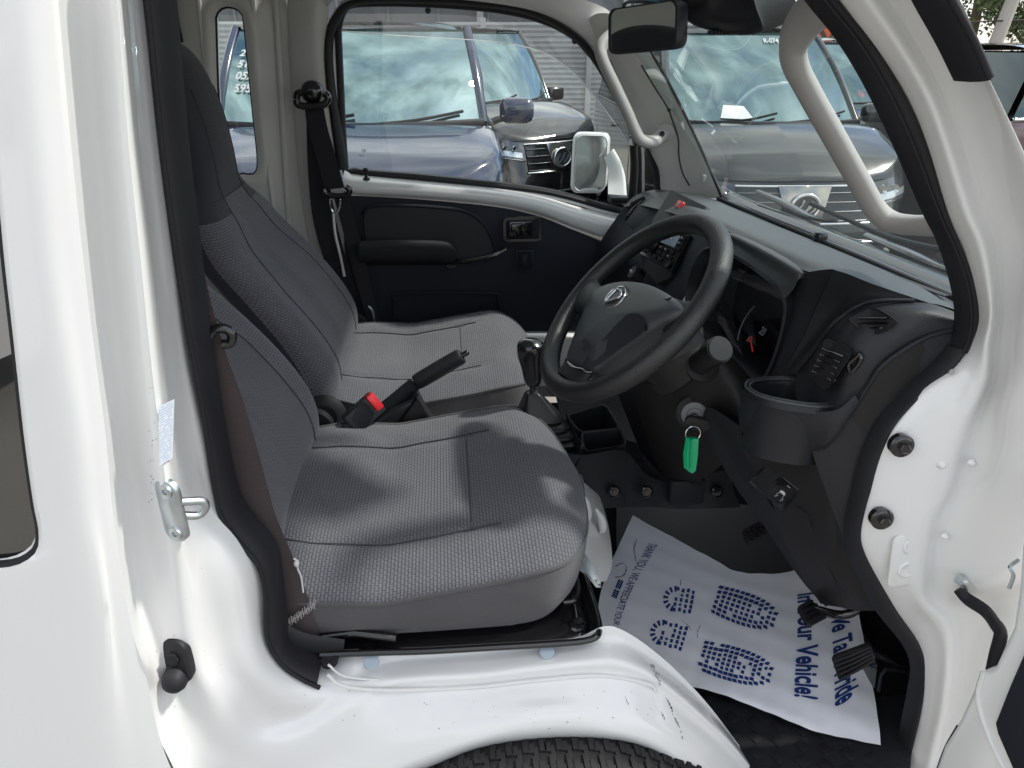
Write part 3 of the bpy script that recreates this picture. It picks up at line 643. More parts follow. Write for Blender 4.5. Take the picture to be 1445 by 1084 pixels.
# lower pocket and its lip
dpart(MB().tube(PY([(556, 455), (556, 425), (565, 414), (690, 414), (702, 420), (708, 455)], 1.893), .003, 8, res=4), 'pocket_edge', 'trim')
pcp = [PY([(548, 456, 1.89), (630, 455, 1.89), (708, 456, 1.89)]), PY([(546, 458, 1.85), (630, 456, 1.85), (712, 457, 1.85)]), PY([(548, 470, 1.85), (630, 470, 1.85), (712, 470, 1.85)]), PY([(552, 500, 1.87), (630, 500, 1.87), (712, 490, 1.87)])]
dpart(MB().grid(loft(pcp, 12, 4)), 'map_pocket', 'black')
# smoked rain visor outside the window with its clips
rv = [PY([(481, 44), (560, 50), (660, 56), (720, 62), (770, 76), (810, 104), (850, 150), (885, 200)], 1.995), PY([(485, 10), (560, 4), (660, 6), (730, 14), (790, 35), (835, 78), (872, 130), (900, 190)], 1.985)]
rvo = dpart(MB().grid(loft(rv, 40, 4)), 'rain_visor', 'visor', smooth=60)
dpart(MB().tube([p+NY*.001 for p in rv[0]], .0012, 6, res=6), 'visor_edge', 'chrome', rvo)
for u, v in ((604, 15), (811, 58)): dpart(MB().lathe([(.007, 0), (.007, .003), (.003, .004), (.003, .006), (0, .006)], P(u, v, y=1.982), (0, -1, 0), 16), 'visor_clip', 'rubber', rvo)
# etched mark on the glass corner
tx = MB()
for s_, sz, u, v in (('80', .011, 510, 215), ('N-SP', .007, 508, 221)):
    vv, ff = text_mesh(s_, sz, .0002); o_ = P(u, v, y=1.957)
    tx.add([o_+Vector((-x+.012, 0, z)) for x, z in vv], ff)
dpart(tx, 'glass_mark', 'tag_white', smooth=0)
# passenger side door mirror
mr = empty('m', (0, 0, 0)); mr.name = 'door_mirror'; mr.parent = T
cm = P(833, 231, y=2.06); fx = Vector((1, .22, -.06)).normalized(); fz = Vector((.02, .0, 1)).normalized(); fn = fx.cross(fz).normalized()
if fn.y > 0: fn = -fn
mo = rrect(cm, fx, fz, .098, .158, .022, 6)
hs = MB(); bk = Vector((.02, .055, 0))
def sc_(pts, k, off): return [cm+(p-cm)*k+off for p in pts]
hs.grid([sc_(mo, .90, fn*.000), sc_(mo, .93, fn*.004), sc_(mo, 1.0, fn*.002), sc_(mo, 1.03, -fn*.012), sc_(mo, 1.0, bk*.7), sc_(mo, .85, bk), sc_(mo, .2, bk*1.15)], closed_u=True); part(hs, 'mirror_housing', 'white', mr, smooth=60)
part(MB().add(sc_(mo, .905, fn*.001), [tuple(range(len(mo)))], [(0, 0)]*len(mo)), 'mirror_glass', mat('mirror_glass_pale', (.72, .75, .74), .12, metal=.75), mr, smooth=0)
part(MB().box(cm-fz*.071+fn*.004, (.05, .006, .010), bev=.002), 'mirror_tab', 'white', mr)
armp = [PY([(862, 215, 2.09), (868, 232, 2.08), (875, 250, 2.06), (877, 272, 2.04)]), PY([(866, 210, 2.05), (876, 228, 2.04), (882, 250, 2.03), (884, 276, 2.01)]), PY([(852, 222, 2.05), (858, 240, 2.04), (858, 258, 2.03), (858, 274, 2.01)])]
part(MB().grid(loft(armp, 12, 4), closed_v=False).grid([[q for q in r_] for r_ in [resample(armp[0], 12), resample(armp[2], 12)]]), 'mirror_arm', 'white', mr, smooth=60)
part(MB().box(P(872, 281, y=2.0), (.05, .05, .018), bev=.004), 'mirror_foot', 'black', mr)
# ---------------- windscreen
wsb = PY([(1400, 440, .72), (1345, 414, .84), (1180, 344, 1.22), (1019, 278, 1.785), (990, 262, 1.87)]); 
wst = [Vector((.345, .70, 1.60)), Vector((.350, .85, 1.612)), Vector((.365, 1.25, 1.62)), Vector((.33, 1.70, 1.60)), Vector((.32, 1.80, 1.58))]
wsm = [a_.lerp(b_, .5)+Vector((.012, 0, .010)) for a_, b_ in zip(wsb, wst)]
wg = loft([wsb, wsm, wst], 24, 6)
part(MB().grid(wg), 'windscreen', 'shield', smooth=60)
# black ceramic border and pillar edge on the far side
fe = [r_[-1] for r_ in loft([wsb[:4], [a_ for a_ in wsm[:4]], wst[:4]], 24, 8)]
part(MB().tube([p+Vector((-.004, -.004, 0)) for p in PY([(1021, 281), (996, 222), (972, 170), (948, 122), (920, 72), (895, 30)], 1.79)], .0035, 8, res=4), 'windscreen_seal', 'rubber')
part(MB().tube([p+Vector((-.010, 0, .0)) for p in PY([(1410, 444, .70), (1345, 416, .84), (1180, 346, 1.22), (1019, 280, 1.785)])], .005, 8, res=6), 'windscreen_seal', 'rubber')
part(MB().box((.33, 1.27, 1.615), (.10, 1.15, .03), bev=.01), 'windscreen_header', 'white_in')

# windscreen wipers lying outside the glass
for a_, b2_ in (([(1040, 278, 1.74), (1075, 295, 1.62), (1110, 315, 1.50), (1145, 322, 1.42)], [(1108, 300, 1.56), (1160, 326, 1.38), (1205, 348, 1.26), (1225, 356, 1.22)]),
                ([(1185, 342, 1.28), (1235, 366, 1.14), (1280, 388, 1.04), (1322, 402, .96)], [(1210, 350, 1.22), (1248, 362, 1.14), (1290, 372, 1.06), (1335, 385, .98)])):
    o_ = Vector((.050, .0, .012)); wp = bpy.data.objects.new('wiper', None); COL.objects.link(wp); wp.parent = T
    MB().tube([p+o_ for p in PY(a_)], [.008, .011, .009, .005], 8, res=5, flat=(.6, 1)).build('wiper_arm', M['gloss_black'], wp)
    MB().tube([p+o_+Vector((.006, 0, .006)) for p in PY(b2_)], .005, 8, res=5).build('wiper_blade', M['rubber'], wp)
part(MB().tube([p+Vector((.055, .01, -.016)) for p in wsb], .026, 10, res=5, flat=(.5, 1)), 'cowl_panel', 'gloss_black')

# outer pressings that close the cab: side rail over the door, front wing, cowl top
part(MB().tube([(-.90, .655, 1.585), (-.3, .655, 1.590), (.10, .665, 1.585), (.245, .675, 1.555), (.30, .680, 1.525)], .040, 16, res=5, flat=(1, .9)), 'roof_side_rail', 'white')
fw_ = [[r_[-1], r_[-1].lerp(Vector((.940, r_[-1].y+.03, r_[-1].z)), .5)+Vector((0, -.008, 0)), Vector((.942, r_[-1].y+.03, r_[-1].z))] for r_ in rows_hinge[:11]]
part(MB().grid(smooth_grid(fw_, 4, 3)), 'front_wing', 'white', smooth=60)
cw_ = [p+Vector((.058, .0, -.022)) for p in resample(wsb, 16)]
part(MB().grid([cw_, [p.lerp(Vector((.945, p.y, 1.02)), .5)+Vector((0, 0, .004)) for p in cw_], [Vector((.945, p.y, 1.02)) for p in cw_]]), 'cowl_top', 'rubber', smooth=60)
part(MB().grid([[Vector((x, .595, z)) for x in (-2.3, -1.29)] for z in (.45, 1.45)]), 'rear_quarter_skin', 'white', smooth=0)
# ------------------------------------------------------------------ seats
def sgn(a): return -1 if a < 0 else 1
def make_seat(yc_):
    S = bpy.data.objects.new('seat', None); COL.objects.link(S); S.parent = T; S.location = (0, yc_, 0)
    # cushion top: x from back to front, closed outline with rounded corners; crown and front roll
    NX, NYY = 46, 40
    def hw(x):  # half width along the length
        f = max(0, (x-.08)/.118); r_ = max(0, (-.20-x)/.06)
        return .243*math.sqrt(max(0, 1-min(1, f)**2.6))*(.97+.03*math.cos((x+.05)*8)) if f > 0 else .243*(1-.10*r_)*(.985+.015*math.cos((x+.05)*8))
    def zt(x, q):  # q in -1..1
        seam = .806+.040*max(0, (x+.10)/.25) if x > -.10 else .806+.012*(-.10-x)/.15
        crown = .019*(1-abs(q)**3.2)
        front = -.052*max(0, (x-.09)/.11)**2.0
        dip = -.010*math.exp(-((x+.07)/.12)**2)*math.exp(-(q/.5)**2)
        rip = .0012*math.sin(x*60+q*9)*math.exp(-((abs(q)-.72)/.2)**2)
        grv = -.004*math.exp(-((abs(q)-.56)/.035)**2)*(1 if x < .06 else max(0, 1-(x-.06)/.03)) - .005*math.exp(-((x-.020)/.006)**2)*(1 if abs(q) < .56 else 0)
        return seam+crown+front+dip+rip+grv
    G = []
    for i in range(NX+1):
        t = i/NX; x = -.262+.460*(1-(1-t)**1.25); x = min(x, .1975)
        w_ = max(.02, hw(x)); row = []
        for j in range(NYY+1):
            q = -1+2*j/NYY; q = math.copysign(abs(q)**.85, q) if q else 0
            row.append(Vector((x, q*w_, zt(x, q))))
        G.append(row)
    cu = MB().grid(G).build('seat_cushion', M['fab'], S, 75)
    # edge loop
    loop = [r_[0] for r_ in G]+[p for p in G[-1][1:-1]]+[r_[-1] for r_ in reversed(G)]+[p for p in reversed(G[0][1:-1])]
    n = len(loop); cen = Vector((-.03, 0, .78))
    def ring_(k, z0, zf):
        o_ = []
        for p in loop:
            x = cen.x+(p.x-cen.x)*k; o_.append(Vector((x, p.y*k, p.z+(z0-p.z)*zf)))
        return o_
    sk = MB().grid([loop, ring_(1.004, .75, .12), ring_(1.0, .75, .45), ring_(.975, .748, .82), ring_(.93, .742, 1.0), ring_(.60, .745, 1.0)], closed_u=True).build('cushion_side', M['fab_plain'], S, 60)
    MB().tube([p+Vector((0, 0, .0005)) for p in loop], .0026, 6, closed=True).build('piping', M['fab_plain'], cu, 60)
    for s2 in (-1, 1):
        MB().tube([Vector((x, s2*.56*hw(x), zt(x, .56)+.002)) for x in [-.24+.3*k/14 for k in range(15)]], .0012, 6).build('seam', M['fab_seam'], cu)
    MB().tube([Vector((.020, s2*.02*hw(.02), zt(.02, s2*.02)-0+.002)) for s2 in range(-27, 28, 3)], .0012, 6).build('seam', M['fab_seam'], cu)
    # backrest with built-in headrest
    prof = [  # z, front-edge x, half width, thickness, recess of the middle, exponent
        (.742, -.262, .205, .06, .004, 2.6), (.765, -.238, .232, .10, .008, 3), (.82, -.226, .246, .13, .018, 3.2), (.88, -.228, .252, .135, .024, 3.2), (.95, -.262, .252, .130, .026, 3.2), (1.03, -.320, .246, .12, .024, 3.2), (1.10, -.376, .234, .112, .020, 3),
        (1.15, -.405, .212, .105, .012, 2.8), (1.19, -.432, .170, .10, .006, 2.6), (1.225, -.442, .140, .095, .002, 2.5), (1.27, -.446, .128, .09, -.004, 2.6), (1.34, -.454, .122, .085, -.006, 2.7), (1.40, -.466, .112, .08, -.006, 2.6), (1.44, -.478, .098, .072, -.004, 2.5),
        (1.465, -.490, .078, .056, 0, 2.3), (1.478, -.503, .045, .034, 0, 2.1), (1.482, -.512, .012, .012, 0, 2)]
    pv = crm([Vector(p[:3]) for p in prof], 4); pw_ = crm([Vector(p[3:6]) for p in prof], 4)
    NP = 64; B = []
    for a_, b_ in zip(pv, pw_):
        z, xf, hwd = a_; th, rc, ex = b_; th = max(th, .01); row = []
        for j in range(NP):
            an = 2*math.pi*j/NP; c, s_ = math.cos(an), math.sin(an)
            yy = hwd*math.copysign(abs(s_)**(2/ex), s_); k = math.copysign(abs(c)**(2/ex), c)
            xx = xf-th/2+k*th/2
            if c > 0: xx -= rc*(1-min(1, abs(yy/hwd)/.80)**2.2)*min(1, c*2) if hwd > .02 else 0
            row.append(Vector((xx, yy, z+(.5*th*.0 if True else 0))))
        B.append(row)
    # two cloths plus a shade-darkened copy on one surface: shared loft, split by face
    mb = MB().grid(B, closed_u=True, cap=True)
    for fi, f in enumerate(mb.f):
        c = sum((mb.v[i] for i in f), Vector())/len(f); r0 = min(range(len(pv)), key=lambda k: abs(pv[k].x-c.z)); xm = pv[r0].y-max(.01, pw_[r0].x)*.5
        seamw = .150 if c.z < 1.02 else (.150-.075*min(1, (c.z-1.02)/.17) if c.z < 1.19 else .075)
        front = math.cos(2*math.pi*((fi % NP)+.5)/NP) > .02
        if not front: mb.mi[fi] = 2
        elif abs(c.y) < seamw: mb.mi[fi] = 1 if c.z < 1.2 else 2
        else: mb.mi[fi] = 0 if c.z < 1.17 else 2
    bk = mb.build('backrest', [M['fab'], M['fab2'], M['fab_shaded']], S, 75)
    # seams follow the surface
    def surf(z, y):
        t = min(max(range(len(pv)-1), key=lambda k: -abs(pv[k].x-z)), len(pv)-2); ks = [k for k in range(len(pv)-1) if pv[k].x <= z <= pv[k+1].x]; k = ks[0] if ks else t
        def xr(row):
            fr_ = sorted([p for j, p in enumerate(row) if math.cos(2*math.pi*j/NP) > -.01], key=lambda p: p.y)
            for a_, b_ in zip(fr_, fr_[1:]):
                if a_.y <= y <= b_.y: return a_.x+(b_.x-a_.x)*(y-a_.y)/max(1e-6, b_.y-a_.y)
            return fr_[0].x if y < 0 else fr_[-1].x
        f_ = (z-pv[k].x)/max(1e-6, pv[k+1].x-pv[k].x); return Vector((xr(B[k])*(1-f_)+xr(B[k+1])*f_+.0008, y, z))
    for s2 in (-1, 1):
        MB().tube([surf(z, s2*(.150 if z < 1.02 else max(.075, .150-.075*min(1, (z-1.02)/.17)))) for z in [.80+.025*k for k in range(25)]], .0012, 6, res=2).build('seam', M['fab_seam'], bk)
    MB().tube([surf(1.2, y/100) for y in range(-12, 13, 2)], .0012, 6, res=2).build('seam', M['fab_seam'], bk)
    # recliner covers both sides, side lever
    for s2 in (1, -1):
        rc = MB(); rc.lathe([(.040, 0), (.044, .010), (.038, .020), (.026, .024), (.024, .021), (.012, .023), (0, .023)], (-.262, s2*.243, .800), (0, s2, 0), 28)
        rc.tube([(-.262, s2*.252, .80), (-.21, s2*.254, .765), (-.15, s2*.252, .752)], [.030, .020, .010], 12, res=5, flat=(1, .3))
        rc.build('recliner_cover', M['black'], S, 50)
    return S
drv = make_seat(.980)
pas = bpy.data.objects.new('seat', None)
def copy_tree(o, parent):
    c = o.copy(); COL.objects.link(c); c.parent = parent
    for ch in [q for q in bpy.data.objects if q.parent == o]: copy_tree(ch, c)
    return c
bpy.data.objects.remove(pas)
pas = copy_tree(drv, T); pas.location = (0.004, 1.600, -.030)
drv['label'] = 'driver seat, nearest the open door'; pas['label'] = 'passenger seat beyond the handbrake'
# black seat tray on the deck
b = MB()
tl = [(452, 924), (530, 921), (600, 919), (690, 914), (790, 908), (832, 903), (845, 893), (843, 870), (832, 835), (820, 800), (812, 770)]
outer = [P(u, v, z=.742) for u, v in tl]
inner = [Vector((p.x*.94-.005, p.y+(.012), .728)) for p in outer]
inn2 = [Vector((p.x*.90-.008, p.y+.030, .734)) for p in outer]; inn3 = [Vector((p.x*.5-.05, max(p.y, .80)+.06, .736)) for p in outer]
b.grid(smooth_grid([outer, [o_.lerp(i_, .25)+Vector((0, 0, .003)) for o_, i_ in zip(outer, inner)], inner, inn2, inn3], 4, 4)); part(b, 'seat_tray', 'gloss_black', smooth=60)
part(MB().tube(outer, .0045, 10, res=5), 'tray_edge', 'gloss_black')
for u, v in ((815, 878), (470, 912), (520, 912)): part(MB().lathe([(.013, 0), (.011, .003), (.006, .004), (.0055, .007), (0, .007)], P(u, v+4, z=.734), (0, 0, 1), 24), 'tray_bolt', 'gloss_black')
part(MB().tube([P(u, v, z=.755) for u, v in [(795, 850), (808, 848), (815, 838), (813, 815), (806, 800)]], .0042, 10, res=5), 'slide_handle', 'gloss_black')
part(MB().tube([P(452, 900, z=.755), P(500, 893, z=.757), P(560, 900, z=.757)], .006, 10), 'seat_rail', 'gloss_black')
hk = MB(); hk.lathe([(.011, 0), (.010, .004), (.004, .005), (0, .004)], P(465, 933, z=.737), (0, -.35, .94), 20); hk.box(P(455, 932, z=.738), (.02, .006, .004), bev=.001); part(hk, 'tray_hook', 'rubber')
# zinc hinge tongue at the front of the tray
zt_ = MB(); o_ = [P(818, 780, z=.775), P(824, 779, z=.775), P(836, 795, z=.768), P(848, 824, z=.755), P(841, 824, z=.752), P(828, 808, z=.760), P(818, 800, z=.765)]
zt_.prism(o_, (0, -.003, -.004)); part(zt_, 'hinge_tongue', 'zinc', smooth=30)
for u, v in ((823, 788), (841, 817)): part(MB().sphere(P(u, v, z=.768)+Vector((0, -.004, 0)), .0022, n=8), 'tongue_rivet', 'zinc')
# ---------------- belts
DB_L = [(272, 330), (277, 380), (290, 473), (311, 607), (331, 702), (352, 740), (389, 800), (397, 855), (404, 905), (418, 926)]
DB_R = [(279, 330), (287, 385), (314, 487), (347, 580), (381, 702), (391, 735), (414, 789), (431, 835), (449, 896), (440, 932)]
bl = [P(u, v, y=.748) for u, v in DB_L]; br = [P(u, v, y=.738) for u, v in DB_R]
G = loft([bl, [a_.lerp(b_, .5)+NY*.004 for a_, b_ in zip(bl, br)], br], 60, 4)
sb = empty('x'); sb.name = 'seat_belt'; sb.parent = T
part(MB().grid(G).grid([[p-NY*.0015 for p in r_] for r_ in G]), 'webbing', 'belt', sb, smooth=60)
bq = MB()
for k_ in range(34):   # zigzag stitching near the end
    t = k_/33; x = 400+44*t; y = 884-4*t*8+3*math.sin(k_*2.2)
    a_ = P(x, y+(4 if k_ % 2 else -4), y=.733); b_ = P(x+1.6, y+(-4 if k_ % 2 else 4), y=.733); bq.tube([a_, b_], .0006, 5)
part(bq, 'stitching', 'grip', sb)
part(MB().tube(PY([(296, 474), (303, 465), (318, 464), (327, 472), (325, 484), (314, 486)], .728), .0052, 10, res=6), 'belt_guide', 'gloss_black', sb)
part(MB().tube(PY([(414, 788), (421, 793), (420, 802), (425, 815), (428, 836)], .730), .0011, 6, res=5).sphere(P(418, 796, y=.730), (.003, .002, .0045), n=8), 'belt_label', 'tag_white', sb)
def ribbon_flat(L_, R_, y, name, m, parent, n=40, thick=.0018, yb=None):
    a_ = PY(L_, y); b_ = PY(R_, yb or y); g_ = loft([a_, b_], n, 2); part(MB().grid(g_).grid([[p+Vector((0, thick, 0)) for p in r_] for r_ in g_]), name, m, parent, smooth=50)
fb = empty('x'); fb.name = 'seat_belt'; fb.parent = T
ribbon_flat([(429, 145), (434, 180), (447, 225), (459, 268)], [(455, 143), (462, 180), (474, 222), (486, 265)], 1.865, 'webbing', 'belt_dk', fb)
ribbon_flat([(470, 275), (485, 330), (500, 390), (512, 430), (522, 470), (532, 485)], [(490, 272), (506, 330), (520, 390), (530, 430), (540, 468), (548, 480)], 1.872, 'webbing', 'belt_dk', fb)
ribbon_flat([(432, 150), (434, 230), (440, 300), (452, 350), (476, 420)], [(444, 150), (460, 230), (472, 300), (484, 350), (508, 420)], 1.885, 'webbing', 'belt_dk', fb)
bg_ = MB(); c = P(441, 140, y=1.86)
bg_.lathe([(.026, 0), (.026, .012), (.022, .020), (.010, .024), (0, .024)], P(441, 130, y=1.88), (0, -1, 0), 28)
bg_.tube(PY([(418, 140), (421, 148), (440, 151), (458, 147), (463, 138), (458, 131)], 1.852), .0085, 10, res=5); bg_.tube(PY([(418, 140), (420, 132), (428, 131)], 1.852), .0085, 10, res=4)
part(bg_, 'belt_anchor', 'gloss_black', fb, smooth=50)
part(MB().tube(PY([(456, 268), (462, 274), (476, 277), (490, 275), (493, 268), (488, 263)], 1.855), .0075, 10, res=5), 'tongue_holder', 'gloss_black', fb)
ring_o = PY([(466, 281), (480, 280), (477, 298), (469, 298)], 1.856)
part(MB().tube(ring_o, .0032, 8, closed=True, res=3), 'belt_tongue', 'chrome', fb)
part(MB().tube(PY([(470, 298), (473, 330), (480, 360), (486, 390)], 1.875), .0035, 8, res=4), 'pillar_edge_strip', 'white_in', fb)
part(MB().tube(PY([(520, 432), (526, 440), (530, 462), (540, 478)], 1.86), .003, 8, res=4), 'lower_anchor', 'zinc', fb)
# seat belt buckle, red button
bkl = empty('x'); bkl.name = 'belt_buckle'; bkl.parent = T
ax = (P(540, 563, y=1.235)-P(497, 602, y=1.20)).normalized(); sd_ = ax.cross(Vector((0, 1, 0))).normalized(); nn = ax.cross(sd_)
rot = Matrix((ax, sd_, nn)).transposed()
cb = P(513, 583, y=1.215)
part(MB().box(cb, (.070, .043, .026), rot, .005), 'buckle_body', 'black', bkl)
rb = P(528, 567, y=1.200); part(MB().box(rb, (.016, .034, .016), rot, .003), 'release_button', 'red', bkl)
part(MB().tube([cb-ax*.03, cb-ax*.06+Vector((0, 0, -.01)), cb-ax*.09+Vector((0, 0, -.03))], [.014, .012, .012], 12, res=3, flat=(1, .6)), 'buckle_stalk', 'black', bkl)
# ------------------------------------------------------------------ dashboard
DB = bpy.data.objects.new('dashboard', None); COL.objects.link(DB); DB.parent = T
def dp(mb, name, m, parent=None, smooth=45, label=None): return part(mb, name, m, parent or DB, smooth, label)
# top pad: glass edge -> crest -> rolled front edge ; rows run along the width
far = [(1005, 281, 1.80), (965, 272, 1.83), (925, 268, 1.85), (897, 276, 1.87), (880, 292, 1.88)]
r1 = [(1018, 284, 1.775), (985, 277, 1.77), (950, 272, 1.77), (925, 276, 1.77), (905, 290, 1.77)]
r2 = [(1085, 312, 1.52), (1050, 303, 1.49), (1012, 296, 1.46), (975, 293, 1.45), (955, 303, 1.45)]
r3 = [(1180, 350, 1.22), (1130, 338, 1.20), (1085, 328, 1.17), (1048, 323, 1.15), (1033, 328, 1.145)]
r4 = [(1262, 384, 1.02), (1225, 374, .99), (1190, 367, .96), (1150, 367, .93), (1133, 381, .915)]
r5 = [(1300, 400, .93), (1275, 394, .91), (1245, 388, .88), (1210, 382, .85), (1180, 382, .835)]
r5b = [(1325, 412, .86), (1305, 408, .84), (1280, 404, .82), (1255, 402, .80), (1232, 401, .79)]
r6 = [(1352, 438, .76), (1345, 436, .755), (1335, 433, .75), (1325, 430, .75), (1312, 428, .75)]
rows = [PY(r_) for r_ in (far, r1, r2, r3, r4, r5, r5b, r6)]
for r_ in rows: r_.insert(0, r_[0]+Vector((.06, .01, -.004)))
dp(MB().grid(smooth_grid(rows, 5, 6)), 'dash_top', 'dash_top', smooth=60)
# raised rail and the defroster slot with its slats near the glass
dp(MB().tube(PY([(1035, 289, 1.71), (1105, 317, 1.45), (1190, 352, 1.18), (1255, 380, 1.02), (1315, 408, .90)]), .0035, 8, res=6), 'defroster_rail', 'black')
sl_ = MB()
a0, a1 = PY([(1236, 388, .945), (1330, 420, .80)])
b0, b1 = PY([(1250, 386, .955), (1338, 419, .815)])
for k in range(46):
    t = k/45; p = a0.lerp(a1, t); q = b0.lerp(b1, t); sl_.tube([p+Vector((0, 0, .002)), q+Vector((0, 0, .002))], .0011, 5)
dp(sl_, 'defroster_grille', 'black')
c = P(1158, 334, y=1.26); dp(MB().lathe([(.012, -.01), (.012, .004), (.010, .008), (.004, .010), (0, .010)], c, (0, 0, 1), 20), 'sun_sensor', 'gloss_black')
# instrument hood
hood_t = PY([(1020, 333, 1.15), (1030, 329, 1.14), (1075, 350, 1.02), (1130, 382, .915), (1133, 392, .91)])
hood_f = PY([(1008, 345, 1.155), (1022, 338, 1.15), (1065, 362, 1.03), (1116, 396, .925), (1120, 408, .915)])
hood_i = PY([(1003, 352, 1.16), (1015, 349, 1.15), (1055, 371, 1.04), (1098, 405, .94), (1105, 425, .93)])
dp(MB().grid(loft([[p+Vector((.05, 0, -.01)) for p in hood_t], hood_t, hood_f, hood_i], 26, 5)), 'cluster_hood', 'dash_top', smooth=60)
# cluster well: opening outline -> back
op = PY([(985, 372, 1.17), (1003, 350, 1.16), (1030, 357, 1.12), (1062, 375, 1.035), (1092, 398, .955), (1110, 422, .93), (1110, 450, .925), (1100, 490, .925), (1088, 520, .93), (1078, 533, .935), (1066, 530, .95), (1040, 508, 1.00), (1010, 482, 1.07), (985, 460, 1.12), (975, 445, 1.15), (974, 410, 1.175)])
cO = sum(op, Vector())/len(op)
opr = crm(op, 5, True)
rimO = [p+(p-cO)*.035+Vector((-.004, 0, -.001)) for p in opr]; well = [cO+(p-cO)*.90+Vector((.075, .01, -.02)) for p in opr]
dp(MB().grid([rimO, [p+(p-cO)*.012+Vector((-.007, 0, -.002)) for p in opr], opr, [p+Vector((.012, 0, -.002)) for p in opr], well], closed_u=True), 'cluster_frame', 'black', smooth=50)
fcm = mat('cluster_face', (.006, .007, .009), .25, spec=.6)
fc = dp(MB().add([p+Vector((-.001, 0, 0)) for p in well], [tuple(range(len(well)))], [(0, 0)]*len(well)), 'instrument_cluster', fcm, smooth=0)
# dial, numbers and needle (lower right of the face)
dc = P(1077, 472, x=(cO.x+.060)); w1 = (well[3]-well[len(well)//2]).normalized()
E1 = (P(1095, 472, y=dc.y-.04)-dc); 
cw = sum(well, Vector())/len(well); nf = Vector((-.9, 0, .42)).normalized()
A1 = Vector((0, -1, 0)); A2 = Vector((.42, 0, .9)).normalized()
fd = P(1068, 462, y=.985)
dl = MB()
dl.tube([fd+A1*.044*math.cos(R(a))+A2*.044*math.sin(R(a)) for a in range(150, 235, 8)], .0008, 5); dp(dl, 'dial_arc', 'dim', fc)
dl = MB(); vv, ff = text_mesh('20', .016, .0003); dl.add([fd+A1*(.012+x)+A2*(-.004+z) for x, z in vv], ff)
vv, ff = text_mesh('0', .012, .0003); dl.add([fd+A1*(-.006+x)+A2*(-.026+z) for x, z in vv], ff)
dp(dl, 'dial_numbers', 'dim', fc, 0)
dl = MB(); dl.tube([fd+A1*.004+A2*-.020, fd+A1*.026+A2*-.030], .0013, 6); dl.tube([fd+A1*(.002+.004*math.cos(a))+A2*(-.0195+.004*math.sin(a)) for a in [k*.7 for k in range(9)]], .0008, 5, closed=True); dp(dl, 'needle', 'needle', fc)
# clear cover of the cluster
dp(MB().add([p+Vector((.010, 0, -.004)) for p in opr], [tuple(range(len(opr)))], [(0, 0)]*len(opr)), 'cluster_cover', glass('cluster_cover_clear', (.93, .94, .95), 1.45, .8), fc, 0)
# face to the right of the cluster: post, plain panel
post = [PY([(1134, 386, .91), (1128, 430, .905), (1112, 480, .905), (1096, 530, .90)]), PY([(1170, 380, .84), (1160, 430, .87), (1140, 480, .875), (1120, 532, .88)]), PY([(1180, 382, .828), (1170, 430, .865), (1150, 480, .87), (1122, 548, .88)])]
dp(MB().grid(loft([PY([(1120, 400, .935), (1114, 440, .93), (1100, 490, .93), (1086, 526, .935)])]+post, 20, 4)), 'cluster_post', 'dash', smooth=50)
pan = [[(1172, 382, .83), (1152, 430, .86), (1132, 475, .872), (1112, 510, .878), (1103, 526, .88)], [(1205, 391, .812), (1180, 430, .84), (1152, 470, .858), (1126, 505, .868), (1110, 526, .872)],
       [(1240, 403, .788), (1205, 425, .812), (1168, 462, .838), (1138, 500, .852), (1117, 526, .86)], [(1300, 425, .758), (1240, 426, .778), (1190, 445, .805), (1148, 492, .828), (1123, 526, .842)]]
dp(MB().grid(smooth_grid([PY(r_) for r_ in pan], 5, 5)), 'side_panel', 'black', smooth=60)
dp(MB().tube([p+Vector((-.001, -.001, 0)) for p in PY([(1172, 384, .83), (1152, 430, .86), (1132, 475, .872), (1103, 526, .88)])], .0010, 6, res=4), 'panel_gap', 'rubber')
# end pod with the two vents, sweeping down to the lower side
pod = [[(1352, 442, .735), (1348, 452, .725), (1344, 464, .722), (1342, 480, .72), (1338, 500, .72), (1330, 520, .72)],
       [(1310, 428, .75), (1305, 440, .732), (1300, 458, .726), (1290, 482, .724), (1296, 515, .722), (1300, 545, .722)],
       [(1262, 427, .768), (1250, 440, .75), (1255, 470, .732), (1240, 505, .728), (1240, 545, .726), (1262, 582, .724)],
       [(1215, 432, .79), (1205, 455, .77), (1200, 480, .755), (1198, 520, .742), (1205, 560, .735), (1230, 620, .725)],
       [(1178, 456, .805), (1172, 485, .795), (1168, 512, .78), (1172, 545, .765), (1182, 590, .742), (1212, 665, .725)],
       [(1150, 492, .825), (1145, 518, .815), (1145, 540, .80), (1150, 575, .775), (1165, 625, .745), (1196, 720, .725)],
       [(1124, 526, .84), (1122, 545, .83), (1124, 565, .81), (1136, 600, .78), (1150, 650, .75), (1194, 770, .725)]]
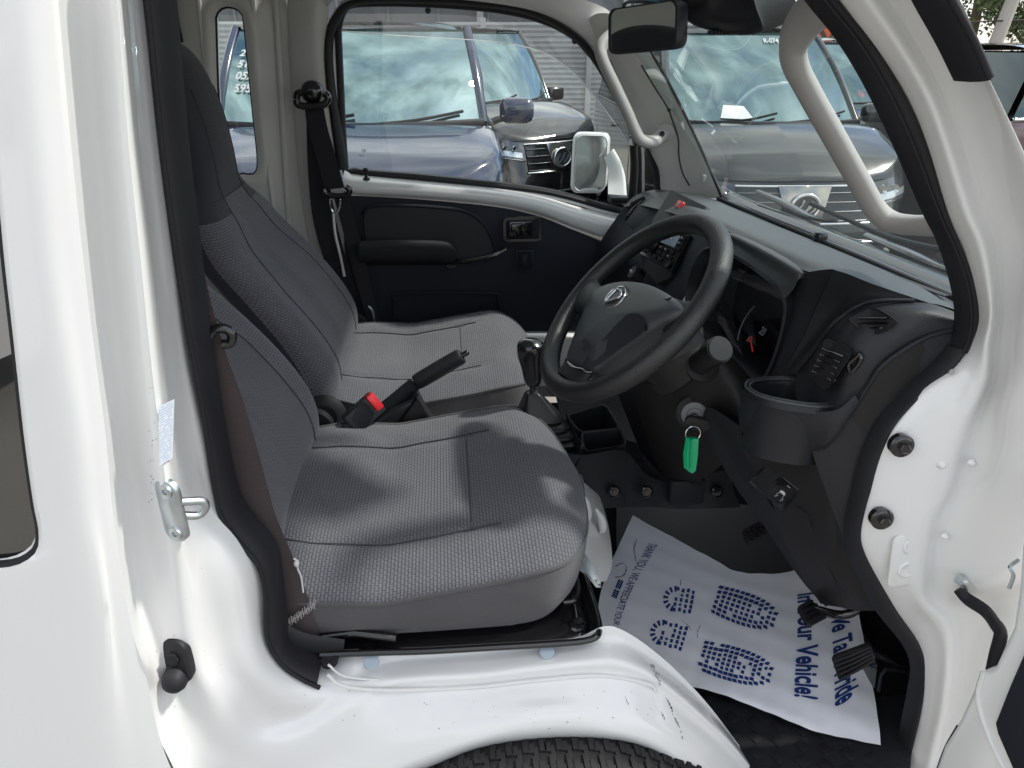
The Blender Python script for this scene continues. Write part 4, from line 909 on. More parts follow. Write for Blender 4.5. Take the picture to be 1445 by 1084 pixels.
# pod body as rows going down
g_ = smooth_grid([PY(r_) for r_ in pod], 5, 6)
dp(MB().grid(g_), 'end_pod', 'dash', smooth=60)
dp(MB().tube([p+Vector((-.001, -.003, .002)) for p in PY([(1124, 526, .838), (1150, 492, .823), (1176, 457, .803), (1212, 432, .789), (1242, 425, .775), (1289, 425, .76)])], .0022, 8, res=6), 'pod_ridge', 'dash')
dp(MB().tube([p+NY*.001 for p in PY([(1342, 466, .722), (1310, 474, .722), (1275, 493, .722), (1243, 517, .724), (1222, 548, .729), (1198, 585, .735), (1172, 622, .741), (1145, 640, .763), (1118, 644, .78), (1090, 640, .80), (1062, 627, .838), (1046, 612, .866)])], .0030, 8, res=6), 'pod_ridge', 'black')
def vent(pts, y, name, nslat, slope, depth=.02, m='gloss_black'):
    o_ = crm(PY([(a_[0], a_[1], a_[2]-.011) for a_ in pts]), 4, True); c = sum(o_, Vector())/len(o_)
    n_ = Vector((-.55, -.75, .35)).normalized()
    v_ = dp(MB().grid([[c+(p-c)*1.07-n_*.002 for p in o_], [c+(p-c)*1.03+n_*.0025 for p in o_], [p+n_*.0025 for p in o_], [c+(p-c)*.97-n_*.004 for p in o_]], closed_u=True), name, 'black', smooth=50)
    dp(MB().add([c+(p-c)*1.0+n_*.0015 for p in o_], [tuple(range(len(o_)))], [(0, 0)]*len(o_)), 'vent_cavity', 'rubber', v_, 0)
    us = [a_[0] for a_ in pts]; vs = [a_[1] for a_ in pts]
    return v_, c, n_
# upper demister vent
v1, c1, n1 = vent([(1199, 452, .779), (1212, 442, .778), (1228, 435, .771), (1241, 438, .758), (1263, 452, .739), (1260, 460, .738), (1234, 472, .752), (1222, 468, .763)], .748, 'demister_vent', 3, 0)
s_ = MB()
for u0, v0, u1, v1_ in ((1212, 449, 1252, 449), (1213, 456, 1254, 456), (1219, 463, 1244, 463)): s_.tube([P(u0, v0, y=.760), P((u0+u1)/2, (v0+v1_)/2, y=.746), P(u1, v1_, y=.732)], .0022, 8, flat=(.6, 1.5))
dp(s_, 'vent_slat', 'gloss_black', v1)
# round-cornered face vent
v2, c2, n2_ = vent([(1141, 526, .796), (1149, 503, .800), (1164, 482, .793), (1178, 484, .782), (1197, 492, .756), (1198, 504, .747), (1183, 526, .748), (1166, 547, .760), (1153, 541, .775)], .770, 'face_vent', 4, 0)
s_ = MB()
for k in range(5):
    t = k/4; s_.tube([P(1163-15*t, 492+32*t, y=.778), P(1180-14*t, 498+32*t, y=.759), P(1193-17*t, 503+34*t, y=.741)], .0024, 8, flat=(.5, 1.6))
dp(s_, 'vent_slat', 'gloss_black', v2)
dp(MB().tube(PY([(1198, 512, .742), (1214, 500, .736), (1212, 512, .735), (1200, 524, .74)]), .0035, 8, closed=True, res=3), 'cutout_edge', 'gloss_black')
# cup holder
cp = empty('x'); cp.name = 'cup_holder'; cp.parent = DB
rimc = PY([(1052, 545, .845), (1060, 537, .86), (1085, 534, .875), (1120, 535, .865), (1150, 548, .82), (1168, 562, .78), (1178, 573, .755), (1150, 575, .745), (1110, 570, .755), (1075, 562, .78), (1058, 553, .815)])
rc_ = crm(rimc, 5, True); cc_ = sum(rc_, Vector())/len(rc_); zr = cc_.z
inn = [cc_+(p-cc_)*.88 for p in rc_]
def dz(pts, k, z): return [Vector((cc_.x+(p.x-cc_.x)*k, cc_.y+(p.y-cc_.y)*k, p.z+z)) for p in pts]
part(MB().grid([dz(rc_, .86, -.085), dz(rc_, .90, -.008), dz(rc_, .93, .001), dz(rc_, .97, .003), dz(rc_, 1.0, -.001), dz(rc_, 1.03, -.008)], closed_u=True), 'cup_rim', 'dash', cp, smooth=50)
part(MB().tube(dz(rc_, .895, .0015), .0016, 6, closed=True).tube(dz(rc_, 1.0, .0012), .0018, 6, closed=True), 'rim_line', 'dash_top', cp)
part(MB().add(dz(rc_, .87, -.07), [tuple(range(len(rc_)))], [(0, 0)]*len(rc_)), 'cup_floor', 'rubber', cp, smooth=0)
bd = [[(1048, 548, .848), (1058, 560, .812), (1080, 568, .78), (1115, 577, .757), (1150, 581, .744), (1182, 578, .732), (1206, 558, .728)],
      [(1044, 572, .85), (1056, 584, .815), (1082, 594, .785), (1118, 602, .762), (1152, 604, .744), (1178, 598, .730), (1210, 562, .726)],
      [(1043, 598, .855), (1056, 612, .825), (1085, 625, .80), (1120, 632, .778), (1150, 628, .748), (1174, 615, .730), (1212, 568, .726)],
      [(1050, 612, .87), (1062, 625, .845), (1090, 638, .82), (1120, 642, .80), (1145, 640, .760), (1170, 624, .732), (1212, 572, .727)]]
part(MB().grid(smooth_grid([PY(r_) for r_ in bd], 5, 5)), 'cup_body', 'dash', cp, smooth=60)
# lower side skin: from under the cup holder to the pedal end
low = [[(1048, 612, .872), (1085, 640, .83), (1120, 645, .80), (1150, 640, .765), (1172, 622, .748), (1200, 575, .735), (1232, 528, .726), (1264, 498, .722), (1300, 476, .722)],
       [(1052, 640, .87), (1090, 660, .83), (1128, 668, .79), (1160, 665, .755), (1182, 650, .742), (1205, 620, .732), (1232, 580, .726), (1265, 540, .722), (1310, 505, .722)],
       [(1068, 672, .865), (1100, 690, .83), (1135, 700, .79), (1162, 705, .755), (1180, 700, .742), (1198, 680, .732), (1215, 645, .726), (1252, 588, .722), (1320, 510, .722)],
       [(1090, 712, .86), (1118, 725, .82), (1142, 738, .79), (1165, 745, .755), (1180, 745, .742), (1190, 738, .732), (1200, 715, .726), (1218, 640, .722), (1250, 590, .722)],
       [(1105, 760, .86), (1128, 770, .82), (1150, 785, .79), (1170, 795, .755), (1182, 795, .742), (1192, 792, .732), (1197, 780, .726), (1198, 760, .722), (1200, 700, .722)],
       [(1130, 810, .85), (1148, 818, .82), (1165, 826, .79), (1185, 832, .755), (1198, 838, .742), (1208, 838, .732), (1216, 836, .726), (1222, 836, .722), (1224, 838, .722)],
       [(1158, 852, .84), (1172, 855, .82), (1185, 857, .79), (1205, 861, .755), (1218, 862, .742), (1228, 862, .732), (1236, 862, .726), (1242, 862, .722), (1248, 864, .722)]]
lowg = smooth_grid([PY(r_) for r_ in low], 5, 5)
dp(MB().grid(lowg), 'lower_side_panel', 'brownblack', smooth=60)
bt = lowg[-1]; dp(MB().grid([bt, [p+Vector((.06, .03, -.005)) for p in bt], [p+Vector((.14, .03, .10)) for p in bt]]), 'lower_return', 'black', smooth=30)
dp(MB().tube([p+NY*.001+Vector((-.001, 0, 0)) for p in PY([(1108, 706, .835), (1130, 717, .80), (1142, 730, .785), (1150, 755, .785), (1170, 800, .76), (1186, 838, .752), (1193, 858, .752)])], .0009, 6, res=4), 'panel_gap', 'rubber')
# edge flange between dash and column side (lighter edge running down-right), inner web
web = [PY([(990, 600, .95), (1010, 640, .94), (1040, 690, .93), (1080, 745, .915), (1110, 790, .90), (1140, 830, .89), (1165, 856, .86)]),
       PY([(1000, 575, .93), (1030, 630, .915), (1060, 685, .90), (1095, 740, .885), (1122, 785, .87), (1148, 825, .865), (1170, 854, .85)]),
       PY([(1050, 605, .875), (1062, 650, .87), (1075, 690, .868), (1098, 730, .862), (1120, 775, .856), (1145, 820, .848), (1172, 853, .838)])]
dp(MB().grid(loft(web, 30, 5)), 'knee_panel', 'black', smooth=50)
# switch bank
sw = PY([(1058, 678, .862), (1087, 648, .845), (1136, 686, .80), (1107, 720, .822)]); sn = (sw[1]-sw[0]).cross(sw[3]-sw[0]).normalized()
if sn.y > 0: sn = -sn
so_ = [p+sn*.006 for p in sw]
swb = dp(MB().prism([p+sn*.001 for p in sw], sn*.005, bev=.0015), 'switch_bank', 'gloss_black', smooth=30)
def bil(q, s, t): return q[0].lerp(q[1], s).lerp(q[3].lerp(q[2], s), t)
dp(MB().prism([bil(so_, .12, .05), bil(so_, .88, .05), bil(so_, .88, .42), bil(so_, .12, .42)], sn*.002, bev=.0006), 'blank_plug', 'black', swb, 30)
dp(MB().prism([bil(so_, .12, .5), bil(so_, .92, .5), bil(so_, .92, .95), bil(so_, .12, .95)], sn*.004, bev=.001), 'rocker_switch', 'gloss_black', swb, 30)
ic = MB()   # small car-with-skid-marks symbol and tick
def icp(s, t): return bil(so_, s, t)+sn*.0047
def icq(s0, s1, t0, t1): ic.add([icp(s0, t0), icp(s1, t0), icp(s1, t1), icp(s0, t1)], [(0, 1, 2, 3)])
for a_ in ((.50, .56, .66, .80), (.56, .59, .68, .78), (.46, .48, .66, .685), (.46, .48, .775, .80)): icq(*a_)
for k in range(3): icq(.40-.05*k, .42-.05*k, .64+.02*(k % 2), .67+.02*(k % 2)); icq(.40-.05*k, .42-.05*k, .79+.02*(k % 2), .82+.02*(k % 2))
icq(.80, .815, .70, .78)
dp(ic, 'switch_symbol', 'tag_white', swb, 0)
# ------------ centre and far part of the face
# far end vent pod
fe_ = [[(884, 288, 1.88), (868, 310, 1.885), (848, 340, 1.89), (838, 365, 1.89), (842, 385, 1.89), (870, 440, 1.88), (885, 480, 1.87)],
       [(905, 284, 1.83), (893, 305, 1.83), (872, 332, 1.83), (858, 358, 1.83), (862, 375, 1.83), (885, 420, 1.83), (893, 470, 1.83)],
       [(930, 290, 1.70), (915, 312, 1.70), (895, 340, 1.70), (880, 362, 1.70), (883, 380, 1.70), (895, 425, 1.70), (900, 480, 1.72)],
       [(965, 300, 1.52), (945, 325, 1.53), (925, 355, 1.54), (908, 385, 1.55), (905, 405, 1.56), (915, 440, 1.58), (918, 480, 1.60)],
       [(990, 318, 1.36), (970, 342, 1.37), (955, 372, 1.38), (935, 405, 1.40), (925, 428, 1.42), (925, 455, 1.44), (930, 490, 1.46)],
       [(1012, 334, 1.22), (995, 362, 1.22), (975, 400, 1.22), (960, 430, 1.25), (945, 450, 1.28), (940, 475, 1.30), (942, 505, 1.32)]]
dp(MB().grid(smooth_grid([PY(r_) for r_ in fe_], 5, 5)), 'dash_face', 'trim', smooth=60)
fv = MB(); cfv = P(897, 292, y=1.80)
ve = dp(MB().add(PY([(881, 312, 1.82), (890, 286, 1.82), (908, 277, 1.80), (913, 282, 1.79), (900, 300, 1.80), (888, 314, 1.81)]), [tuple(range(6))], [(0, 0)]*6), 'far_vent', 'rubber', smooth=0)
for k in range(4):
    t = k/3; fv.tube([P(884+7*t, 308-8*t-4, y=1.80), P(900+6*t, 304-20*t, y=1.785)], .0022, 6)
dp(fv, 'vent_slat', 'gloss_black', ve)
pp = PY([(905, 290, 1.79), (926, 279, 1.77), (945, 281, 1.72), (936, 305, 1.70), (918, 322, 1.72), (900, 330, 1.76), (886, 316, 1.79)])
c_p = sum(pp, Vector())/7; fn_ = Vector((-.8, -.35, .5)).normalized()
dp(MB().prism([p+fn_*.004 for p in pp], fn_*.006, bev=.003), 'passenger_panel', 'dash', smooth=40)
# centre bezel with hazard button, radio, heater knob
cbz = PY([(953, 272, 1.62), (1004, 296, 1.42), (992, 320, 1.38), (965, 372, 1.36), (952, 398, 1.36), (934, 405, 1.40), (914, 385, 1.47), (905, 352, 1.52), (925, 318, 1.56)])
fb_n = (cbz[1]-cbz[0]).cross(cbz[4]-cbz[0]).normalized(); fb_n = fb_n if fb_n.x < 0 else -fb_n
dp(MB().prism([p+fb_n*.004 for p in cbz], fb_n*.010, bev=.004), 'centre_bezel', 'black', smooth=40)
CQ = [p+fb_n*.016 for p in PY([(953, 272, 1.62), (1004, 296, 1.42), (958, 400, 1.36), (910, 362, 1.52)])]
hz = P(969, 296, y=1.50)+fb_n*.016
U1 = (CQ[1]-CQ[0]).normalized(); W1 = U1.cross(fb_n).normalized()
dp(MB().prism(rrect(hz, U1, W1, .028, .016, .003), fb_n*.006, bev=.001), 'hazard_button', 'red', smooth=30)
dp(MB().tube([hz+fb_n*.007+U1*.006*math.cos(a)+W1*.005*math.sin(a) for a in (math.pi/2, math.pi/2+2.09, math.pi/2+4.19)], .0007, 5, closed=True), 'hazard_symbol', 'tag_white')
rq = [p+fb_n*.020 for p in PY([(938, 327, 1.47), (986, 341, 1.355), (958, 392, 1.34), (912, 365, 1.45)])]
rd = dp(MB().prism([p-fb_n*.006 for p in rq], fb_n*.008, bev=.002), 'radio', 'gloss_black', smooth=30)
ro = [p+fb_n*.0030 for p in rq]
dp(MB().prism([bil(ro, .30, .08), bil(ro, .80, .08), bil(ro, .80, .42), bil(ro, .30, .42)], fb_n*.001), 'radio_display', 'led', rd, 0)
bn = MB()
for s0, t0, sw_, th_ in [(.05, .08, .14, .10), (.05, .22, .14, .10), (.05, .36, .14, .10), (.84, .08, .12, .10), (.84, .22, .12, .10), (.84, .36, .12, .10), (.45, .50, .10, .10), (.60, .50, .10, .10), (.75, .50, .10, .10), (.45, .64, .10, .10), (.60, .64, .10, .10), (.75, .64, .12, .10), (.08, .80, .10, .09), (.24, .80, .10, .09), (.40, .80, .10, .09), (.56, .80, .10, .09)]:
    bn.prism([bil(ro, s0, t0), bil(ro, s0+sw_, t0), bil(ro, s0+sw_, t0+th_), bil(ro, s0, t0+th_)], fb_n*.0022, bev=.0005)
dp(bn, 'radio_buttons', 'black', rd, 30)
rt = MB()
for s0, t0, n in [(.34, .20, 5), (.47, .52, 1), (.62, .52, 1), (.06, .10, 1), (.06, .24, 1), (.86, .10, 1), (.86, .24, 1), (.77, .66, 1)]:
    for k in range(n):
        a_ = bil(ro, s0+.07*k, t0)+fb_n*.0028; rt.add([a_, a_+U1*.004, a_+U1*.004+W1*.003, a_+W1*.003], [(0, 1, 2, 3)])
dp(rt, 'radio_marks', 'tag_white', rd, 0)
kn = MB(); kc = bil(ro, .25, .58); kn.lathe([(.015, 0), (.015, .014), (.013, .018), (0, .018)], kc, fb_n, 24); dp(kn, 'volume_knob', 'black', rd, 40)
kn = MB(); kc = bil(ro, .88, .86); kn.lathe([(.008, 0), (.008, .003), (.006, .002), (0, .002)], kc, fb_n, 20); dp(kn, 'aux_socket', 'black', rd, 40)
hk_ = P(914, 398, y=1.50)+fb_n*.02
hkk = dp(MB().lathe([(.017, 0), (.016, .02), (.014, .024), (0, .024)], hk_, fb_n, 24), 'heater_knob', 'black')
dp(MB().box(hk_+fb_n*.026, (.003, .014, .004)), 'knob_mark', 'tag_white', hkk)
# centre stack lower cover + light grey kick panels of the passenger footwell
cs = [PY([(905, 405, 1.56), (893, 440, 1.58), (880, 500, 1.60), (868, 545, 1.60)]), PY([(950, 440, 1.34), (930, 480, 1.36), (905, 530, 1.38), (885, 560, 1.38)]), PY([(985, 470, 1.2), (965, 520, 1.2), (940, 590, 1.2), (920, 640, 1.2)])]
dp(MB().grid(loft(cs, 16, 5)), 'lower_centre_cover', 'black', smooth=50)
kp = mat('kick_panel_grey', (.085, .088, .092), .7, bump=.3, bscale=300)
dp(MB().grid(loft([PY([(780, 545, 1.84), (840, 540, 1.84), (875, 540, 1.84)]), PY([(790, 585, 1.80), (850, 585, 1.78), (888, 580, 1.76)]), PY([(800, 665, 1.62), (870, 662, 1.60), (915, 665, 1.58)])], 14, 4)), 'kick_panel', kp)
# ------------ column cover
col_o = [[(885, 535, 1.10), (900, 580, 1.12), (912, 620, 1.14), (925, 650, 1.15), (940, 675, 1.15)],
         [(910, 542, 1.04), (925, 585, 1.04), (940, 625, 1.05), (955, 655, 1.05), (970, 678, 1.05)],
         [(950, 520, .985), (965, 560, .975), (978, 600, .975), (990, 640, .975), (998, 672, .98)],
         [(990, 498, .955), (1008, 540, .945), (1018, 580, .94), (1022, 620, .94), (1020, 655, .945)],
         [(1020, 500, .955), (1040, 540, .93), (1048, 575, .915), (1050, 610, .91), (1052, 640, .905)],
         [(1030, 500, .99), (1060, 535, .95), (1068, 570, .93), (1072, 610, .925), (1078, 650, .92)]]
dp(MB().grid(smooth_grid([PY(r_) for r_ in col_o], 5, 6)), 'column_lower_cover', 'brownblack', smooth=70)
# under-dash tunnel panel left of the column
dp(MB().grid(loft([PY([(868, 548, 1.30), (885, 590, 1.28), (905, 640, 1.26), (922, 672, 1.24)]), PY([(890, 545, 1.22), (910, 590, 1.20), (928, 640, 1.19), (945, 674, 1.18)]), PY([(925, 560, 1.06), (945, 600, 1.08), (970, 650, 1.08), (1000, 690, 1.06)])], 14, 4)), 'knee_cover', 'black', smooth=60)
dp(MB().grid(loft([PY([(905, 640, 1.22), (935, 668, 1.20), (985, 690, 1.14)]), PY([(915, 668, 1.215), (945, 678, 1.20), (990, 700, 1.15)])], 10, 3)), 'cover_edge', 'black')
# upper shroud of the column behind the wheel
shr = [PY([(968, 455, 1.08), (945, 490, 1.08), (920, 520, 1.08), (898, 538, 1.08)]), PY([(975, 450, 1.02), (955, 485, 1.0), (930, 515, .99), (905, 540, .985)]), PY([(988, 455, .98), (985, 490, .96), (960, 520, .95), (930, 545, .95)]), PY([(995, 470, .99), (1000, 500, .97), (985, 530, .96), (950, 555, .965)])]
dp(MB().grid(loft(shr, 18, 5)), 'column_shroud', 'brownblack', smooth=60)
# wiper / light stalk with round end
stk = MB(); s0 = P(978, 520, y=.955); s1 = P(1004, 500, y=.905); s2 = P(1016, 493, y=.885)
stk.lathe([(.026, -.004), (.026, .002), (.022, .004), (0, .004)], P(990, 515, y=.940), (s2-s0), 24)
stk.tube([s0, s1], .0165, 20).tube([s1, s2], .0185, 20); dp(stk, 'light_stalk', 'brownblack', smooth=40)
dp(MB().lathe([(.0175, 0), (.0165, .002), (0, .0025)], s2, (s2-s1), 24), 'stalk_cap', 'black', smooth=40)
# ignition lock
ign = empty('x'); ign.name = 'ignition_lock'; ign.parent = DB
ic_ = P(980, 584, y=.962); na = Vector((-.30, -.90, .15)).normalized()
part(MB().lathe([(.0285, -.010), (.0285, .001), (.0265, .002), (.0262, .0005), (.021, .0005)], ic_, na, 32), 'lock_bezel', 'brownblack', ign)
part(MB().lathe([(.0205, -.004), (.0195, .006), (.017, .007), (.011, .0062), (.010, .008), (.007, .0085), (.006, .006), (0, .006)], ic_, na, 32), 'lock_ring', mat('lock_grey', (.16, .165, .175), .45), ign)
# ------------------------------------------------------------------ steering wheel
SW = bpy.data.objects.new('steering_wheel', None); COL.objects.link(SW); SW.parent = T
t_ = R(45); C0 = P(888, 431, y=.985)
e1 = Vector((math.cos(t_), 0, math.sin(t_))); e2 = Vector((0, 1, 0)); yy = R(6)
rotz = Matrix.Rotation(yy, 3, 'Z'); e1 = rotz @ e1; e2 = rotz @ e2; en = e1.cross(e2).normalized()
if en.z < 0: en = -en           # towards the driver
# e1 = up of the wheel (12 o'clock), e2 = away from the camera (driver's left)
def W(a, b, h=0): return C0+e1*a+e2*b+en*h
RW = .1525
MB().tube([W(RW*math.cos(2*math.pi*k/72), RW*math.sin(2*math.pi*k/72)) for k in range(72)], .0150, 18, closed=True).build('wheel_rim', M['rim'], SW, 70)
# hub pad, asymmetric shield (three-spoke): outline in wheel plane (up, left)
def wpl(u, v, h=0):
    q = P(u, v, y=1)-CP; t = ((C0+en*h)-CP).dot(en)/q.dot(en); return CP+q*t
hpx = [(835, 418), (846, 408), (864, 401), (889, 398), (918, 403), (948, 418), (966, 436), (956, 448), (932, 460), (905, 476), (876, 496), (852, 514), (835, 525), (818, 518), (801, 510), (806, 490), (816, 462), (826, 438)]
HH = .012
ho = crm([wpl(u, v, HH) for u, v in hpx], 5, True); hc = sum(ho, Vector())/len(ho)
def lay(k, h): return [hc+(p-hc)*k+en*h for p in ho]
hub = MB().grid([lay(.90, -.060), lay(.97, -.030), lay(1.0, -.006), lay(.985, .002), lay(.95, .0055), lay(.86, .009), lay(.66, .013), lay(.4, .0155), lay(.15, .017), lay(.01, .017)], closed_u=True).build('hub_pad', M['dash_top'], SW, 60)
# recessed lower-right face of the pad and the crescent joint line
MB().tube([wpl(u, v, .020) for u, v in ((948, 420), (925, 430), (912, 448), (912, 466))], .0012, 6, res=5).build('pad_gap', M['gloss_black'], SW)
rc_f = [wpl(u, v, h) for u, v, h in ((838, 519, .019), (822, 514, .021), (850, 480, .026), (880, 448, .029), (895, 442, .029), (908, 449, .026), (908, 468, .021), (876, 492, .0185))]
MB().add([p for p in crm(rc_f, 4, True)], [tuple(range(32))]).build('pad_recess', M['dash'], SW, 0)
def spoke(pa, pb, pc, pd, h0=.0, n=7, name='spoke'):
    """pa-pb edge at the hub, pc-pd edge at the rim (pa faces pc)"""
    A, B_, C_, D_ = wpl(*pa, h0), wpl(*pb, h0), wpl(*pc), wpl(*pd); rows = []
    for k in range(n):
        t = k/(n-1); e = A.lerp(C_, t); f = B_.lerp(D_, t); wd_ = (f-e)*(1+.25*abs(t-.35)); c = (e+f)/2; r_ = []
        for j in range(12):
            a = 2*math.pi*j/12; r_.append(c+wd_*.5*math.copysign(abs(math.cos(a))**.7, math.cos(a))+en*.0105*math.sin(a))
        rows.append(r_)
    return MB().grid(rows, closed_u=True, cap=True).build(name, M['rim'], SW, 60)
spoke((850, 408), (828, 446), (838, 388), (815, 436), .004)
spoke((955, 424), (925, 462), (985, 430), (950, 478), .0)
spoke((801, 508), (837, 524), (790, 528), (818, 547), .002)
MB().tube([wpl(u, v, .0175) for u, v in ((801, 511), (812, 519), (822, 521), (828, 526), (836, 526))], .0015, 6, res=3).build('pad_gap', M['gloss_black'], SW)
MB().tube([wpl(u, v, .0185) for u, v in ((801, 512), (806, 517), (813, 519))], .0006, 6).build('pad_highlight', M['bar'], SW)
# centre emblem: ring and slanted triangular mark
em = bpy.data.objects.new('emblem', None); COL.objects.link(em); em.parent = SW
ec = wpl(869, 421, .0265); 
def Q_(a, b, h=0): return ec+e1*a+e2*b+en*h
MB().lathe([(.0225, -.002), (.0225, .0015), (0, .0018)], ec, en, 32).build('emblem_disc', M['gloss_black'], em, 40)
er = MB(); er.tube([Q_(.0185*math.cos(k/16*math.pi), .0225*math.sin(k/16*math.pi), .002) for k in range(32)], .0010, 6, closed=True)
er.tube([Q_(.011, .010, .003), Q_(.011, -.004, .003), Q_(.004, -.011, .003), Q_(-.013, .008, .003), Q_(-.010, .012, .003), Q_(.006, .013, .003)], .0020, 8, closed=True, res=4)
er.build('emblem_mark', M['chrome'], em, 60)
ab = MB()   # moulded letters on the pad
vv, ff = text_mesh('AIRBAG', .013, .0001); ab.add([wpl(820, 482, .0265)+e1*z-e2*x*.9 for x, z in vv], ff)
vv, ff = text_mesh('SRS', .009, .0001); ab.add([wpl(821, 492, .025)+e1*z-e2*x*.9 for x, z in vv], ff)
ab.build('moulded_text', M['black'], SW, 0)
# column stub behind the hub
MB().tube([W(-.01, 0, -.03), W(-.01, 0, -.07), W(-.01, -.01, -.13)], [.050, .052, .055], 24).build('column_collar', M['brownblack'], SW, 50)
# key with ring and green tag, hanging in the lock: a thing of its own
KY = empty('car_key', (0, 0, 0), 'ignition key with a split ring and a green plastic tag hanging from the steering lock', 'key')
kk = MB(); k0 = P(987, 598, y=.935); kr = Matrix((Vector((.93, -.20, -.30)), Vector((-.30, -.90, .15)), Vector((.2, .1, .95)))).transposed()
ko = [ic_+na*.010, ic_+na*.030]
MB().tube([ic_+na*.004, ic_+na*.016], .0035, 8).build('key_blade', M['steel_dk'], KY)
ka = Vector((.96, -.12, -.22)).normalized(); kb_ = Vector((.12, .3, .55)).normalized()
MB().prism(rrect(ic_+na*.014+Vector((.006, 0, -.010)), ka, na.cross(ka).normalized(), .040, .020, .009), na*.011, bev=.003).build('key_head', M['brownblack'], KY, 40)
rc0 = P(978, 612, y=.925)
MB().tube([rc0+Vector((.0112*math.cos(a), .002*math.sin(a), .0112*math.sin(a))) for a in [2*math.pi*k/28 for k in range(28)]], .0009, 8, closed=True).build('split_ring', M['chrome'], KY)
tgp = PY([(968, 617, .922), (981, 617, .922), (980, 640, .922), (977, 662, .922), (972, 666, .922), (965, 660, .922), (964, 640, .922)])
tgo = MB().prism(tgp, Vector((.004, -.006, 0)), bev=.0015).build('key_tag', M['green'], KY, 30)
MB().tube(PY([(976, 620, .914), (974, 662, .914)]), .0012, 6).build('tag_rib', M['green'], tgo)
# ------------------------------------------------------------------ handbrake, gear lever, console
HB = bpy.data.objects.new('handbrake', None); COL.objects.link(HB); HB.parent = T
def hp(mb, name, m, parent=None, smooth=45): return part(mb, name, m, parent or HB, smooth)
g0, g1 = P(587, 540, y=1.29), P(652, 502, y=1.29)
hp(MB().tube([g0, g0.lerp(g1, .08), g0.lerp(g1, .5), g0.lerp(g1, .93), g1], [.0125, .0145, .0150, .0145, .0115], 18, res=4, flat=(1.1, .85)), 'brake_grip', 'black')
d_ = (g1-g0).normalized()
hp(MB().tube([g1, g1+d_*.010], .0055, 14).sphere(g1+d_*.010, .0055, n=8), 'release_button', 'gloss_black')
hp(MB().tube([P(520, 598, y=1.29), P(555, 568, y=1.29), P(585, 542, y=1.29)], [.016, .013, .012], 14, res=4, flat=(1.2, .6)), 'brake_lever', 'black')
def hull_prism(pts, y0, y1, bev=.004):
    o_ = [P(u, v, y=(y0+y1)/2) for u, v in pts]; o_ = [Vector((p.x, y1, p.z)) for p in o_]
    return MB().prism(o_, (0, y0-y1, 0), bev=bev)
hp(hull_prism([(462, 610), (478, 612), (520, 600), (556, 570), (588, 556), (600, 580), (612, 596), (560, 606), (520, 622), (500, 645), (476, 640)], 1.262, 1.325), 'brake_housing', 'black')
hp(hull_prism([(560, 600), (590, 558), (602, 580), (616, 600), (600, 620), (555, 616)], 1.245, 1.262), 'housing_side', 'brownblack')
hp(MB().tube(PY([(588, 560), (600, 580), (611, 597), (600, 602)], 1.243), .0018, 6, res=4), 'housing_edge', 'dash')
hp(MB().grid(loft([PY([(460, 640, 1.27), (500, 652, 1.22), (560, 612, 1.23), (640, 600, 1.25)]), PY([(470, 625, 1.33), (520, 625, 1.33), (570, 605, 1.33), (640, 585, 1.33)])], 14, 3)), 'tunnel_cover', 'black')
hp(MB().tube(PY([(468, 628, 1.20), (480, 640, 1.195), (500, 646, 1.19)]), .006, 10, res=4, flat=(1, .5)), 'recliner_lever', 'dash')
GL = bpy.data.objects.new('gear_lever', None); COL.objects.link(GL); GL.parent = T
def gp(mb, name, m, parent=None, smooth=50): return part(mb, name, m, parent or GL, smooth)
def yk(u, v): return P(u, v, y=1.20)
gp(MB().tube([yk(752, 546), yk(752, 541), yk(751, 520), yk(749, 500), yk(750, 487), yk(751, 480)], [.0045, .0140, .0190, .0240, .0250, .0150], 20, res=4, flat=(1, .85)), 'gear_knob', 'gloss_black')
gp(MB().tube([yk(751, 560), yk(752, 538)], .0052, 10), 'gear_rod', 'gloss_black')
# bellows: stacked rounded squares
rot = Matrix.Rotation(R(8), 3, 'Z')
def sq(c, w_, d2, r_, z):
    return [Vector((c.x, c.y, 0))+rot @ q+Vector((0, 0, z)) for q in rrect(Vector((0, 0, 0)), Vector((1, 0, 0)), Vector((0, 1, 0)), w_, d2, r_, 6)]
top = yk(751, 553); base = P(768, 600, y=1.215)
rows = []; zt0 = top.z; zb = base.z-.012
spec = [(.020, 0), (.030, -.006), (.074, -.050), (.080, -.054), (.074, -.058), (.074, -.061), (.094, -.066), (.097, -.070), (.090, -.074), (.090, -.077), (.108, -.082), (.111, -.087), (.104, -.091), (.104, -.094), (.120, -.099), (.122, -.105), (.116, -.111)]
for w_, dz_ in spec:
    t = -dz_/.111; c = top.lerp(Vector((base.x+.004, base.y+.004, 0)), t)
    rows.append(sq(c, w_, w_*.92, w_*.20, zt0+dz_))
gp(MB().grid(rows, closed_u=True, cap=True), 'gear_boot', 'boot')
cb_ = rows[-1]; cc2 = sum(cb_, Vector())/len(cb_)
gp(MB().grid([[cc2+(p-cc2)*1.0 for p in cb_], [cc2+(p-cc2)*1.10+Vector((0, 0, .0)) for p in cb_], [cc2+(p-cc2)*1.17+Vector((.002, 0, -.03)) for p in cb_], [cc2+(p-cc2)*1.20+Vector((.006, 0, -.10)) for p in cb_], [cc2+(p-cc2)*1.22+Vector((.01, 0, -.22)) for p in cb_]], closed_u=True), 'gear_base', 'black')
